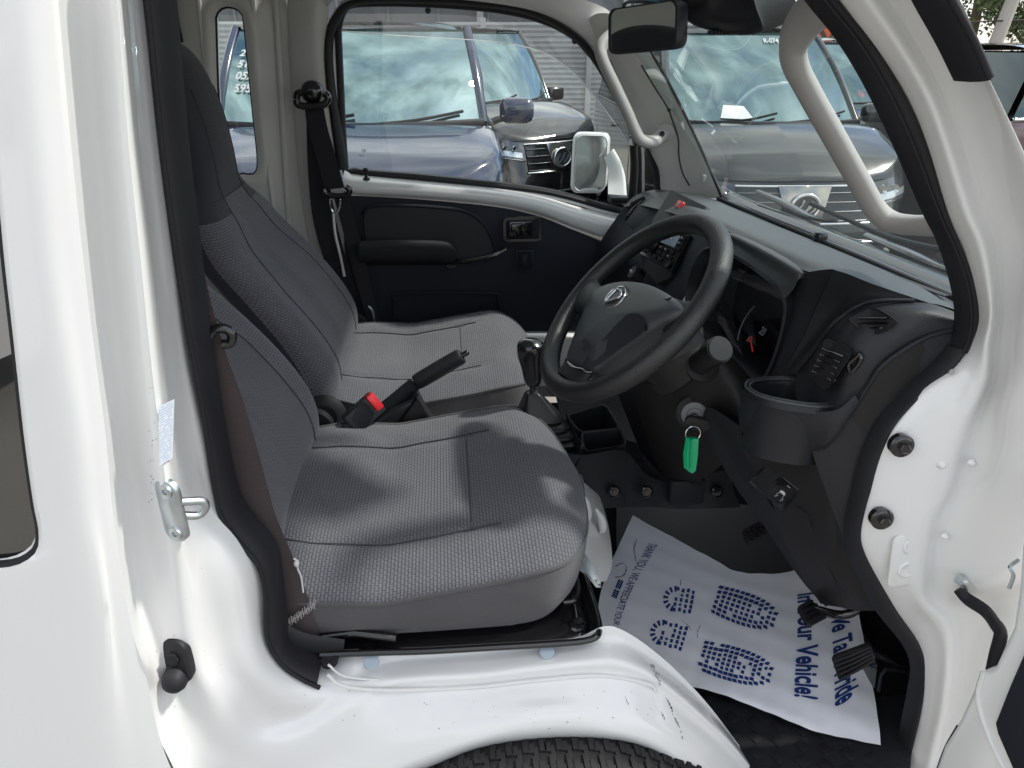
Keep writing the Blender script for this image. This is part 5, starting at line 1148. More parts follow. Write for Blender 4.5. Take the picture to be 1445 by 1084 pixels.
# floor console with two open trays
CN = bpy.data.objects.new('floor_console', None); COL.objects.link(CN); CN.parent = T
def cpn(mb, name, m, parent=None, smooth=45): return part(mb, name, m, parent or CN, smooth)
ct = PY([(800, 588, 1.235), (855, 572, 1.33), (862, 574, 1.335), (885, 612, 1.25), (880, 628, 1.20), (822, 640, 1.14)])
zc = .755
ct = [P(u, v, z=zc) for u, v in [(800, 586), (852, 571), (866, 578), (905, 640), (880, 634), (822, 641)]]
def inset(pts, k): c = sum(pts, Vector())/len(pts); return [c+(p-c)*k for p in pts]
a0, a1, a2, a3 = (P(797, 588, z=zc), P(856, 571, z=zc), P(878, 607, z=zc), P(818, 613, z=zc))
b0, b1, b2, b3 = (P(818, 613, z=zc), P(878, 607, z=zc), P(886, 630, z=zc), P(824, 640, z=zc))
for q in ((a0, a1, a2, a3), (b0, b1, b2, b3)):
    o_ = [bil(q, s, t) for s, t in ((0, .15), (.05, 0), (.5, -.02), (.95, 0), (1, .15), (1, .85), (.95, 1), (.05, 1), (0, .85))]
    i_ = inset(o_, .86); dn = Vector((0, 0, -.06))
    cpn(MB().grid([[p+Vector((0, 0, -.10)) for p in inset(o_, 1.02)], inset(o_, 1.02), [p+Vector((0, 0, .004)) for p in inset(o_, .98)], [p+Vector((0, 0, .003)) for p in inset(o_, .90)], [p+Vector((0, 0, -.004)) for p in i_], [p+dn for p in inset(o_, .82)]], closed_u=True), 'tray_rim', 'black')
    cpn(MB().add([p+dn*.98 for p in inset(o_, .83)], [tuple(range(9))], [(0, 0)]*9), 'tray_floor', 'rubber', smooth=0)
# kick panel in front of the tunnel, with clips
kf = [PY([(800, 640, 1.14), (830, 642, 1.14), (880, 636, 1.16), (915, 672, 1.16), (950, 680, 1.16), (990, 672, 1.14), (1030, 660, 1.14)]), PY([(806, 690, 1.13), (840, 690, 1.13), (880, 690, 1.14), (920, 695, 1.15), (950, 697, 1.15), (990, 697, 1.13), (1035, 692, 1.13)]),
      PY([(815, 720, 1.12), (845, 718, 1.12), (882, 716, 1.13), (922, 716, 1.14), (950, 718, 1.14), (990, 718, 1.12), (1045, 716, 1.12)])]
cpn(MB().grid(loft(kf, 30, 6)), 'tunnel_front', 'black')
cpn(MB().tube(PY([(883, 636), (882, 716)], 1.122), .0008, 6), 'panel_gap', 'rubber')
for u, v in ((867, 694), (913, 694), (1012, 694)):
    cpn(MB().lathe([(.0115, -.004), (.0115, .001), (.009, .003), (.0085, .0005), (.005, .0005), (.0045, .003), (0, .003)], P(u, v, y=1.118), (0, -1, .2), 20), 'trim_clip', 'gloss_black')
cpn(MB().box(P(968, 692, y=1.125), (.066, .02, .052), bev=.004), 'tunnel_box', 'black')
cpn(MB().lathe([(.006, 0), (.006, .008), (0, .008)], P(995, 658, y=1.12), (-.3, -1, .3), 6), 'bracket_nut', 'zinc')
tb_ = [PY([(798, 580, 1.215), (812, 612, 1.18), (822, 640, 1.14)]), PY([(800, 620, 1.20), (808, 645, 1.16), (812, 662, 1.13)]), PY([(792, 665, 1.16), (800, 680, 1.14), (806, 700, 1.12)])]
cpn(MB().grid(loft(tb_, 10, 3)), 'console_side', 'black')
# grab handles on both pillars
def handle(pts, ys, r_, name='grab_handle', flat=(1.25, .8)):
    pts = [P(u, v, y=y) for (u, v), y in zip(pts, ys)] if isinstance(ys, list) else PY(pts, ys)
    return part(MB().tube(pts, r_, 16, res=6, flat=flat), name, 'grip', smooth=60)
h1 = handle([(1200, -20), (1165, 4), (1140, 24), (1121, 54), (1121, 88), (1138, 124), (1175, 190), (1210, 252), (1235, 295), (1258, 313), (1290, 318), (1318, 318), (1350, 312)], [.735, .76, .80, .83, .84, .845, .845, .845, .84, .83, .80, .77, .745], [.017, .018, .020, .0205, .021, .0205, .0205, .0205, .0205, .020, .018, .018, .018], flat=(1.15, .62))
h2 = handle([(905, 40), (880, 46), (862, 52), (848, 68), (852, 88), (868, 122), (885, 158), (897, 186), (906, 198), (920, 200), (932, 192), (940, 184)], [1.88, 1.84, 1.82, 1.80, 1.79, 1.79, 1.79, 1.79, 1.79, 1.80, 1.82, 1.84], .0165, flat=(1, .8))
part(MB().lathe([(.0065, 0), (.0065, .002), (.004, .001), (0, .001)], P(934, 189, y=1.803), (0, -1, 0), 16), 'handle_screw', 'rubber', h2)
part(MB().lathe([(.022, -.01), (.022, .006), (.018, .009), (0, .009)], P(938, 187, y=1.83), (-.2, -1, 0), 20), 'handle_foot', 'grip', h2)
# rear-view mirror
RM = empty('x'); RM.name = 'rear_view_mirror'; RM.parent = T
mq = PY([(862, 24, .95), (950, 12, .95), (955, 58, .95), (860, 68, .95)])
ex_ = (mq[1]-mq[0]).normalized(); mc = sum(mq, Vector())/4; mn = Vector((-.52, -.75, -.18)).normalized()
exm = (P(955, 36, y=.90)-P(862, 47, y=.98)); wdm = exm.length; exm.normalize(); ezm = exm.cross(Vector((0, -1, 0))).normalized()
ezm = (Vector((0, 0, 1))-exm*exm.z).normalized(); enm = exm.cross(ezm).normalized(); enm = enm if enm.y < 0 else -enm
mc = P(907, 40, y=.94); ow = wdm*1.04; oh = .050
mo_ = rrect(mc, exm, ezm, ow, oh, .010, 5)
def so2(k, off): return [mc+(p-mc)*k+enm*off for p in mo_]
part(MB().grid([so2(.93, .0), so2(.95, .003), so2(1.0, .003), so2(1.03, -.006), so2(.98, -.018), so2(.7, -.026), so2(.2, -.028)], closed_u=True), 'mirror_case', 'rubber', RM, smooth=60)
part(MB().add(so2(.945, .0015), [tuple(range(len(mo_)))], [(0, 0)]*len(mo_)), 'mirror_glass', 'mirror', RM, smooth=0)
part(MB().tube([mc-enm*.02, mc-enm*.03+Vector((.03, .03, .03)), P(925, -8, y=1.10)], [.009, .007, .007], 12, res=4), 'mirror_arm', 'rubber', RM)
part(MB().box(P(940, 3, y=1.12), (.08, .03, .012), Matrix.Rotation(.2, 3, 'Y'), .002), 'blue_tag', mat('blue_film', (.05, .28, .45), .3), RM)
part(MB().tube(PY([(880, 20, 1.0), (882, 6, 1.02), (895, 2, 1.05), (925, 5, 1.1)]), .0022, 8, res=5), 'mirror_cable', 'rubber', RM)
# black driver-assist camera cover at the top of the windscreen
cq = [PY([(960, -40, 1.02), (962, 8, 1.00), (972, 30, .98), (1000, 40, .96), (1040, 46, .94), (1066, 44, .92), (1075, 36, .90), (1066, 8, .88), (1058, -30, .88)]),
      PY([(985, -50, 1.00), (985, -8, .97), (995, 6, .95), (1015, 12, .94), (1040, 16, .92), (1060, 18, .90), (1066, 14, .89), (1062, -6, .87), (1056, -40, .87)])]
ccen = P(1015, -60, y=.95)
g3 = loft([[p+Vector((.06, .04, .012)) for p in cq[0]], [p+Vector((.012, .012, -.0015)) for p in cq[0]], cq[0], [p+Vector((-.008, 0, .010)) for p in cq[0]], cq[1], [ccen.lerp(p, .62) for p in cq[1]], [ccen.lerp(p, .2) for p in cq[1]]], 36, 5)
cov = part(MB().grid(g3), 'camera_cover', 'dash', smooth=70)
cs_ = MB()
for k in range(7):
    cs_.box(P(1002+5*k, 46-.0*k, y=.955), (.0022, .014, .004), Matrix.Rotation(.3, 3, 'Y'))
part(cs_, 'cover_grille', 'rubber', cov, smooth=0)
# hint of the reflected seam: sun visor and lining along the header
part(MB().box((.23, 1.28, 1.60), (.12, .34, .012), Matrix.Rotation(-.15, 3, 'Y'), .004), 'sun_visor', 'grip')
# pedals
def pedal(q, ys, name, nrib, vert=True, th=.008):
    pts = [P(u, v, y=y) for (u, v), y in zip(q, ys)]; n_ = (pts[1]-pts[0]).cross(pts[3]-pts[0]).normalized(); n_ = n_ if n_.z > 0 else -n_
    out = [bil(pts, s, t) for s, t in ((.08, 0), (.92, 0), (1, .1), (1, .9), (.92, 1), (.08, 1), (0, .9), (0, .1))]
    pd = part(MB().prism([p-n_*th for p in out], n_*th, bev=.002), name, 'rubber', smooth=40); rb_ = MB()
    return pts, n_, pd
pts, n_, pd = pedal([(1127, 854), (1143, 845), (1172, 866), (1142, 882)], [.84, .86, .82, .80], 'brake_pedal', 4)
rb_ = MB()
for i in range(5):
    for j in range(4): c = bil(pts, .14+.18*i, .14+.24*j); rb_.box(c+n_*.0015, (.005, .005, .003), bev=.001)
part(rb_, 'pedal_grip', 'rubber', pd, smooth=30)
part(MB().tube([bil(pts, .8, .3)-n_*.008, P(1190, 868, y=.80), P(1225, 850, y=.80)], .007, 10, res=4), 'pedal_arm', 'gloss_black', pd)
pts, n_, pd = pedal([(1173, 930), (1228, 910), (1236, 932), (1184, 962)], [.76, .745, .73, .75], 'accelerator_pedal', 4)
rb_ = MB()
for j in range(5): rb_.tube([bil(pts, .04, .1+.2*j)+n_*.001, bil(pts, .5, .10+.2*j)+n_*.003, bil(pts, .97, .1+.2*j)+n_*.001], .0022, 8, res=3)
part(rb_, 'pedal_grip', 'rubber', pd, smooth=40)
part(MB().tube([bil(pts, .95, .5)-n_*.006, P(1262, 935, y=.755), P(1300, 940, y=.765)], .006, 10), 'pedal_arm', 'gloss_black', pd)
pts, n_, pd = pedal([(1047, 748), (1070, 735), (1096, 742), (1054, 770)], [1.02, 1.03, 1.0, .99], 'clutch_pedal', 4)
rb_ = MB()
for i in range(5):
    for j in range(4): c = bil(pts, .14+.18*i, .14+.24*j); rb_.box(c+n_*.0015, (.005, .005, .003), bev=.001)
part(rb_, 'pedal_grip', 'rubber', pd, smooth=30)
part(MB().tube([bil(pts, .8, .3)-n_*.008, P(1110, 730, y=1.02), P(1140, 690, y=1.05)], .007, 10, res=4), 'pedal_arm', 'gloss_black', pd)
pb = MB(); pb.prism([P(u, v, y=.80) for u, v in ((1238, 938), (1252, 936), (1302, 950), (1302, 962), (1300, 995), (1232, 990))], (0, .05, -.01), bev=.003); part(pb, 'pedal_bracket', 'gloss_black')
part(MB().tube(PY([(1240, 975, .785), (1250, 945, .785), (1300, 955, .785)]), .0025, 8, res=3), 'bracket_edge', 'dash')
# check strap of the open door
CS = empty('x'); CS.name = 'door_check_strap'; CS.parent = T
part(MB().tube(PY([(1352, 832, .655), (1366, 846, .645), (1390, 862, .62), (1404, 880, .60), (1412, 896, .585), (1404, 925, .58), (1398, 948, .575)]), [.0065, .008, .008, .008, .009, .008, .007], 12, res=5, flat=(1, .6)), 'strap_arm', 'rubber', CS)
part(MB().box(P(1362, 824, y=.655), (.026, .010, .012), Matrix.Rotation(.75, 3, 'Y'), .002), 'strap_bracket', 'zinc', CS)
part(MB().lathe([(.0055, 0), (.0055, .012), (.003, .013), (0, .013)], P(1352, 817, y=.655), (0, -1, .1), 16), 'strap_pin', 'zinc', CS)
part(MB().tube(PY([(1437, 790, .58), (1425, 800, .575), (1430, 812, .57), (1424, 830, .57)]), .002, 6, res=5), 'spring_clip', 'zinc', CS)
# ---------------- open driver door, seen edge-on at the right
OD = empty('x'); OD.name = 'driver_door'; OD.parent = T
oq = [(1470, 700), (1440, 770), (1436, 830), (1428, 885), (1402, 942), (1386, 948), (1376, 965), (1352, 1018), (1331, 1052), (1317, 1090), (1300, 1150), (1330, 1180), (1500, 1180), (1520, 900)]
def DX(u, v, off=0): 
    return P(u, v, y=.56+off)
# inner skin faces rearwards: plane through the hinge line leaning out
def dpl(u, v, k=0): 
    q = P(u, v, y=1)-CP; n_ = Vector((.94, .34, 0)).normalized(); p0 = P(1405, 950, y=.555)+n_*k; t = (p0-CP).dot(n_)/q.dot(n_); return CP+q*t
nD = Vector((.94, .34, 0)).normalized()
od = [dpl(u, v) for u, v in oq]
part(MB().prism([p+nD*.035 for p in od], -nD*.035, bev=.006), 'door_inner_panel', 'white', OD, smooth=50)
part(MB().prism([dpl(u, v) for u, v in [(1452, 915), (1430, 965), (1409, 1018), (1412, 1032), (1437, 1090), (1470, 1150), (1530, 1150), (1530, 900)]], -nD*.006, bev=.002), 'door_card', 'trim', OD, smooth=40)
part(MB().tube([dpl(u, v) for u, v in [(1388, 948), (1380, 985), (1396, 1040), (1425, 1100)]], .003, 8, res=5), 'pressed_line', 'white', OD)
part(MB().tube([dpl(u, v, .004) for u, v in [(1352, 1025), (1335, 1055), (1322, 1090)]], .002, 8, res=4), 'door_seal', 'rubber', OD)
# ------------------------------------------------------------------ floor mat and the paper mat on it
fm = MB()
mr_ = [[P(u, v, z=z) for u, v, z in r_] for r_ in [
 [(870, 700, .502), (960, 705, .502), (1050, 712, .502), (1140, 720, .505)], [(872, 800, .500), (980, 800, .500), (1080, 800, .502), (1200, 800, .505)],
 [(900, 930, .500), (1010, 930, .500), (1120, 920, .502), (1260, 900, .505)], [(960, 1040, .500), (1080, 1040, .500), (1180, 1040, .500), (1285, 1020, .505)], [(1040, 1150, .500), (1120, 1150, .500), (1200, 1150, .500), (1280, 1150, .505)]]]
G = smooth_grid(mr_, 8, 8)
fmo = MB().grid(G).build('floor_mat', M['black'], None, 60)
tag(fmo, 'black rubber floor mat with raised squares under the white paper sheet', 'floor mat')
sq_ = MB()
for i in range(9):
    for j in range(7):
        c = P(1000+33*i, 960+22*j+6*i-20, z=.5012)
        if c.z < 1: sq_.box(c, (.017, .017, .0010), Matrix.Rotation(.5, 3, 'Z'), .0004)
sqo = sq_.build('mat_tread', M['rubber'], fmo, 30)
# paper sheet: control grid (s along the writing, t across the sheet)
Z0 = .560
pc = [[(893, 727, .547), (1000, 786, .532), (1040, 806, .528), (1095, 810, .537), (1150, 800, .552), (1205, 835, .567)],
      [(880, 755, .542), (985, 820, .532), (1035, 838, .528), (1095, 842, .534), (1155, 838, .545), (1213, 872, .554)],
      [(862, 795, .537), (960, 860, .534), (1025, 882, .528), (1092, 890, .530), (1160, 895, .534), (1222, 920, .537)],
      [(848, 835, .537), (940, 905, .537), (1010, 928, .530), (1085, 945, .527), (1162, 958, .524), (1232, 970, .522)],
      [(842, 880, .540), (925, 940, .538), (1000, 962, .532), (1080, 990, .524), (1162, 1014, .518), (1240, 1022, .514)],
      [(842, 930, .544), (915, 962, .538), (985, 970, .534), (1065, 998, .522), (1150, 1032, .514), (1243, 1051, .510)]]
pg = smooth_grid([[P(u, v, z=z) for u, v, z in r_] for r_ in pc], 12, 12)
for r_ in pg:
    for p in r_: p.z += .0013*math.sin(p.x*70+p.y*40)*math.sin(p.y*60)+.0005*math.sin(p.x*150-p.y*90)
pap = MB().grid(pg).build('paper_mat', M['paper'], None, 80)
tag(pap, 'creased white paper floor mat printed with blue boot prints and slogan, below the pedals', 'paper mat')
NR, NC = len(pg)-1, len(pg[0])-1
def PP(s, t, h=.0012):
    a_ = min(max(s, 0), .9999)*NR; b_ = min(max(t, 0), .9999)*NC; i, j = int(a_), int(b_); fa, fb2 = a_-i, b_-j
    p = pg[i][j].lerp(pg[i+1][j], fa).lerp(pg[i][j+1].lerp(pg[i+1][j+1], fa), fb2)
    return p+Vector((0, 0, h))
# px -> (s,t) inverse by search, so writing lands where it is printed
import bisect
from mathutils.kdtree import KDTree
kd = KDTree(len(pg)*len(pg[0])); 
def proj(p):
    q = p-CP; D_ = q.dot(DV); return (722.5+F*q.dot(RV)/D_, 542-F*q.dot(UV_)/D_)
idx = []
for i, r_ in enumerate(pg):
    for j, p in enumerate(r_): u, v = proj(p); kd.insert((u, v, 0), len(idx)); idx.append((i/NR, j/NC))
kd.balance()
def ST(u, v):
    co, ix, ds = kd.find_n((u, v, 0), 4)[0] if False else kd.find((u, v, 0)); s, t = idx[ix]
    for _ in range(6):
        u0, v0 = proj(PP(s, t)); e_ = .01; us, vs = proj(PP(s+e_, t)); ut, vt = proj(PP(s, t+e_))
        a_, b_, c_2, d_2 = (us-u0)/e_, (ut-u0)/e_, (vs-v0)/e_, (vt-v0)/e_; det = a_*d_2-b_*c_2
        if abs(det) < 1e-6: break
        du, dv = u-u0, v-v0; s += (d_2*du-b_*dv)/det; t += (-c_2*du+a_*dv)/det; s = min(max(s, 0), .995); t = min(max(t, 0), .995)
    return s, t
def write(mb, s_, start, end, h_px_at, bold, shear=.0, size=1.0):
    """text whose baseline runs start->end on the sheet, letters rising towards h_px_at"""
    vv, ff = text_mesh(s_, 1.0, bold, shear); w0 = max(x for x, z in vv); 
    S0, S1, H = Vector(ST(*start)), Vector(ST(*end)), Vector(ST(*h_px_at))
    up = H-S0; mb.add([PP(*(S0+(S1-S0)*(x/w0)+up*(z/.72))) for x, z in vv], ff)
tx = MB(); write(tx, 'We Take Pride', (1172, 862), (1180, 998), (1197, 858), .028, .18); tx.build('slogan_line', M['ink'], pap, 0)
tx = MB(); write(tx, 'In Your Vehicle!', (1126, 838), (1122, 985), (1150, 832), .028, .18); tx.build('slogan_line', M['ink'], pap, 0)
tx = MB()
write(tx, 'THANK YOU, WE APPRECIATE YOUR BUSINESS.', (916, 766), (861, 916), (928, 769), .006)
tx.build('slogan_line', M['ink'], pap, 0)
bx = MB(); k4 = [ST(*q) for q in ((873, 817), (880, 820), (870, 845), (863, 842))]
k4 = [Vector(q) for q in k4]
bx.add([PP(*k4[0].lerp(k4[1], s).lerp(k4[3].lerp(k4[2], s), t)) for t in (0, .46, .54, 1) for s in (0, 1)], [(0, 1, 3, 2), (4, 5, 7, 6)])
bxo = bx.build('printed_badge', M['ink'], pap, 0)
wt = MB()
for i in range(8):
    t = .06+.115*i+(.06 if i > 3 else 0); a_ = k4[0].lerp(k4[3], t).lerp(k4[1].lerp(k4[2], t), .25); b_2 = k4[0].lerp(k4[3], t+.05).lerp(k4[1].lerp(k4[2], t+.05), .78)
    wt.add([PP(a_.x, a_.y, .0022), PP(a_.x, b_2.y, .0022), PP(b_2.x, b_2.y, .0022), PP(b_2.x, a_.y, .0022)], [(0, 1, 2, 3)])
wt.build('badge_letters', M['whiteink'], pap, 0)
# boot prints: rows of lugs inside sole outlines (px axis heel->toe)
def boot(mb, heel, toe, wpx, kind):
    h = Vector(heel); t_2 = Vector(toe); ax_ = (t_2-h); L = ax_.length; ax_ /= L; sd2 = Vector((-ax_.y, ax_.x)); rnd = random.Random(int(h.x))
    def put(poly):
        pc2 = (sum(a for a, b_ in poly)/len(poly), sum(b_ for a, b_ in poly)/len(poly)); pts = [ST(*(h+ax_*(pc2[0]+(a-pc2[0])*1.0)+sd2*(pc2[1]+(b_-pc2[1])*1.12))) for a, b_ in poly]; mb.add([PP(*q) for q in pts], [tuple(range(len(poly)))])
    if kind == 'heel':   # rounded rear with radial bars, then rows
        for k in range(7):
            a = R(-78+26*k); c_, s_2 = math.cos(a), math.sin(a); r0, r1_ = wpx*.30, wpx*.50
            cx = wpx*.5; put([(cx-c_*r1_+s_2*1.9, s_2*r1_+c_*1.9), (cx-c_*r1_-s_2*1.9, s_2*r1_-c_*1.9), (cx-c_*r0-s_2*1.3, s_2*r0-c_*1.3), (cx-c_*r0+s_2*1.3, s_2*r0+c_*1.3)])
        xs_ = [wpx*.5+7.5*k for k in range(int((L-wpx*.5)/7.5)+1)]
        for i, x in enumerate(xs_):
            for k in range(5):
                y_ = (-.42+.21*k)*wpx*(1-.10*(i % 2)); 
                if rnd.random() < .15: continue
                if k in (1, 3) and i == 1:
                    for q in range(4): a = math.pi/2*q; put([(x+math.cos(a)*3.6, y_+math.sin(a)*3.6), (x+math.cos(a+.8)*1.3, y_+math.sin(a+.8)*1.3), (x, y_), (x+math.cos(a-.8)*1.3, y_+math.sin(a-.8)*1.3)])
                    continue
                j1, j2 = rnd.uniform(-.6, .6), rnd.uniform(-.6, .6); put([(x-2+j1, y_-2.2), (x+2.0, y_-2.6+j2), (x+2.4+j1, y_+2.4), (x-1.6+j2, y_+2.2)])
    else:
        n = int(L/7.2)
        for i in range(n+1):
            x = L*i/n; t = i/n; w_ = wpx*.5*(max(0, 1-((t-.42)/.62)**2.6)**.5 if t > .42 else .86+.14*math.sin(t/.42*math.pi/2)); m = max(1, int(2*w_/6.2))
            for k in range(m+1):
                y_ = -w_+2*w_*k/m
                if rnd.random() < .10: continue
                mid_ = abs(y_) < w_*.62
                if mid_ and t < .30 and (i+k) % 2 == 0:
                    for q in range(4): a = math.pi/2*q; put([(x+math.cos(a)*3.4, y_+math.sin(a)*3.4), (x+math.cos(a+.8)*1.2, y_+math.sin(a+.8)*1.2), (x, y_), (x+math.cos(a-.8)*1.2, y_+math.sin(a-.8)*1.2)]); continue
                if mid_ and .35 < t < .8 and rnd.random() < .14: continue
                sk = .35*y_/max(1, w_)*3; j1 = rnd.uniform(-.7, .7); lw = 2.5 if mid_ else 3.2
                put([(x-lw+j1-sk, y_-2.0), (x+lw-.4-sk, y_-2.3+j1*.4), (x+lw+sk, y_+2.1), (x-lw+j1+sk, y_+1.9)])
for h_, t_3, w_3, kd_ in (((936, 842), (983, 851), 36, 'heel'), ((1012, 846), (1092, 874), 42, 'sole'), ((918, 888), (970, 903), 36, 'heel'), ((992, 925), (1086, 952), 44, 'sole')):
    fp = MB(); boot(fp, h_, t_3, w_3, kd_); fp.build('boot_print', M['ink'], pap, 0)
# dirt smudges
dm_ = mat('dirt', (.27, .26, .27), .9)
for pl in ([(899, 761), (895, 772), (896, 784), (898, 792)], [(868, 800), (878, 795), (884, 800), (880, 812), (868, 815)], [(962, 875), (970, 882), (976, 890)], [(984, 900), (985, 890), (989, 882)], [(960, 826), (961, 818)]):
    db = MB(); st2 = [ST(*q) for q in pl]; ps = crm([Vector((a, b_, 0)) for a, b_ in st2], 6)
    for i in range(len(ps)-1):
        a_, b_2 = ps[i], ps[i+1]; n2 = Vector((-(b_2.y-a_.y), b_2.x-a_.x, 0)); n2 = n2.normalized()*.0022*random.uniform(.3, 1) if n2.length > 0 else n2
        db.add([PP(*(a_+n2).xy), PP(*(b_2+n2).xy), PP(*(b_2-n2).xy), PP(*(a_-n2).xy)], [(0, 1, 2, 3)])
    db.build('dirt_mark', dm_, pap, 0)
# ------------------------------------------------------------------ parked vehicles
paint = {'blue': carpaint('paint_dark_blue', (.005, .014, .045), .18, .0), 'grey': carpaint('paint_charcoal', (.016, .020, .020), .18, .1), 'black': carpaint('paint_black', (.010, .010, .011), .15, .1),
         'maroon': carpaint('paint_brown_maroon', (.115, .080, .085), .28, .4), 'white': carpaint('paint_white_car', (.75, .75, .75), .3, 0), 'silver': carpaint('paint_grey_violet', (.10, .095, .11), .25, .4)}
GL_ = M['carglass']; DG = M['cardark']
def make_car(name, label, cat, loc, rz, p, w=.84, L=4.5, hf=.86, hb=1.05, zr=1.75, yb=.85, yt=1.75, wt=.62, grille='bars', group='cars parked behind the truck', glassm=None, face=True):
    C = empty(name, loc, label, cat, group, rz); pm = paint[p]; glassm = glassm or GL_
    def q(mb, n, m, parent=None, smooth=50): return mb.build(n, m, parent or C, smooth)
    def sh(z): return .14*max(0, (z-.5)/.5)**2-.04*math.exp(-((z-.45)/.12)**2)
    def plan(t): return (1-(1-min(1, t))**3.2)**(1/2.6) if t > 0 else .0
    def Ff(x, z, off=0):
        r_ = min(.9999, abs(x)/w); t = 1-(1-r_**2.6)**(1/3.2); return Vector((x, .45*t+sh(z)-off*(1-r_**6), z)) + Vector((math.copysign(off*r_**6, x), 0, 0))
    rows = []
    ys = [.0, .004, .015, .04, .08, .14, .22, .32, .45, .7, yb, yb+.5, L*.5, L*.75, L-.35, L-.15, L-.04, L]
    for y in ys:
        k = plan(y/.45) if y < .45 else (1 if y < L-.3 else (1-((y-L+.3)/.3)**3*.25))
        top = hf+(hb-hf)*min(1, max(0, y/yb))**.8 if y < yb+.3 else hb
        if y < .12: top = hf-.07*(1-y/.12)**2
        hx = w*k; pr = [(0, .22), (.5*hx, .20), (.92*hx, .22), (.985*hx, .32), (1.0*hx, .50), (1.0*hx, .68), (.992*hx, top-.12), (.975*hx, top-.045), (.925*hx, top-.008), (.55*hx, top+.018), (0, top+.035)]
        full = [Vector((-x, y, z)) for x, z in reversed(pr[1:])] + [Vector((x, y, z)) for x, z in pr]
        rows.append([Vector((v_.x, v_.y+(sh(v_.z)*max(0, 1-y/.6)), v_.z)) for v_ in full])
    g_ = []
    for r_ in rows: g_.append(crm(r_, 3))
    q(MB().grid(g_, closed_u=False, cap=True), 'body', pm, smooth=60)
    # glasshouse
    def wsp(s, t): # s -1..1 across, t 0..1 up
        x0, y0 = s*(w*.90), yb+.26*s*s; x1, y1 = s*wt, yt+.16*s*s; c = .05*math.sin(math.pi*t)
        return Vector((x0+(x1-x0)*t, y0+(y1-y0)*t-c*.6, hb-.0+(zr-.06-hb)*t+c*.6))
    wg_ = [[wsp(-1+2*i/16, j/8) for i in range(17)] for j in range(9)]
    ws_ = q(MB().grid(wg_), 'windscreen', glassm, smooth=80)
    for s in (-1, 1): q(MB().tube([wsp(s, t/8)+Vector((0, .012, 0)) for t in range(9)], .032, 10, flat=(1, 1)), 'pillar', pm)
    re = L-.25
    for s in (-1, 1):
        sg = []
        for k in range(9):
            t = k/8; a_ = Vector((s*w*.93, yb+.30+(re-yb-.30)*t, hb-.02)); b_ = Vector((s*wt*1.02, yt+.16+(re-.15-yt-.16)*t, zr-.06)); sg.append([a_, a_.lerp(b_, .5)+Vector((s*.025, 0, 0)), b_])
        q(MB().grid(sg), 'side_window', DG, smooth=80)
        for t in (.36, .68): 
            k = t*8; a_ = sg[int(k)]; q(MB().tube([v_+Vector((s*.004, 0, 0)) for v_ in a_], .024, 8), 'pillar', M['gloss_black'])
        q(MB().tube([Vector((s*w*.96, yb+.28, hb+.0)), Vector((s*w*.955, re, hb+.0))], .012, 8), 'waist_strip', M['chrome'])
        for t in (.30, .60, .86): q(MB().tube([Vector((s*w*1.0, yb+.35+(re-yb)*t-.2, z)) for z in (.35, .5, .68)]+[Vector((s*w*.985, yb+.35+(re-yb)*t-.2, hb-.10))], .004, 6), 'door_gap', M['rubber'])
        for t in (.28, .56):
            c = Vector((s*w*.995, yb+.30+(re-yb)*t-.2, hb-.20)); h_ = q(MB().tube([c+Vector((0, -.09, 0)), c+Vector((s*.03, -.07, 0)), c+Vector((s*.03, .07, 0)), c+Vector((0, .09, 0))], .014, 8, res=3), 'door_handle', pm)
            q(MB().sphere(c+Vector((s*-.004, 0, 0)), (.012, .075, .035), n=10), 'handle_recess', M['gloss_black'], h_)
    rf_ = []
    for j in range(9):
        t = j/8; row = []
        for i in range(17):
            s = -1+2*i/16; y = yt+.16*s*s+(re-.15-yt-.16*s*s)*t; row.append(Vector((s*wt*1.04*(1-.04*t), y, zr-.055+.06*(1-s**4)*min(1, .55+1.8*t)*(1 if t < .9 else .8))))
        rf_.append(row)
    q(MB().grid(rf_), 'roof', pm, smooth=60)
    q(MB().grid([[Vector((s*wt, re-.15, zr-.06)) for s in (-1, -.5, 0, .5, 1)], [Vector((s*w*.93, re+.05, hb)) for s in (-1, -.5, 0, .5, 1)]]), 'rear_window', DG)
    # wipers, mirrors
    for s0, s1 in ((-.55, .05), (.15, .85)):
        q(MB().tube([wsp(s0, .02)+Vector((0, -.02, .01)), wsp((s0+s1)/2, .035)+Vector((0, -.03, .02)), wsp(s1, .09)+Vector((0, -.02, .02))], .009, 6, res=3), 'wiper', M['rubber'])
    q(MB().tube([Vector((x*w*.9, yb-.03+.24*x*x, hb+.012)) for x in (-1, -.7, -.4, 0, .4, .7, 1)], .022, 8, flat=(1, .5)), 'cowl', M['rubber'])
    for s in (-1, 1):
        c = Vector((s*(w+.13), yb+.42, hb+.06)); m_ = q(MB().box(c, (.21, .13, .15), bev=.045), 'door_mirror', pm, smooth=80)
        q(MB().tube([c+Vector((-s*.05, 0, -.03)), Vector((s*w*.93, yb+.42, hb-.02))], .022, 8), 'mirror_arm', M['gloss_black'], m_)
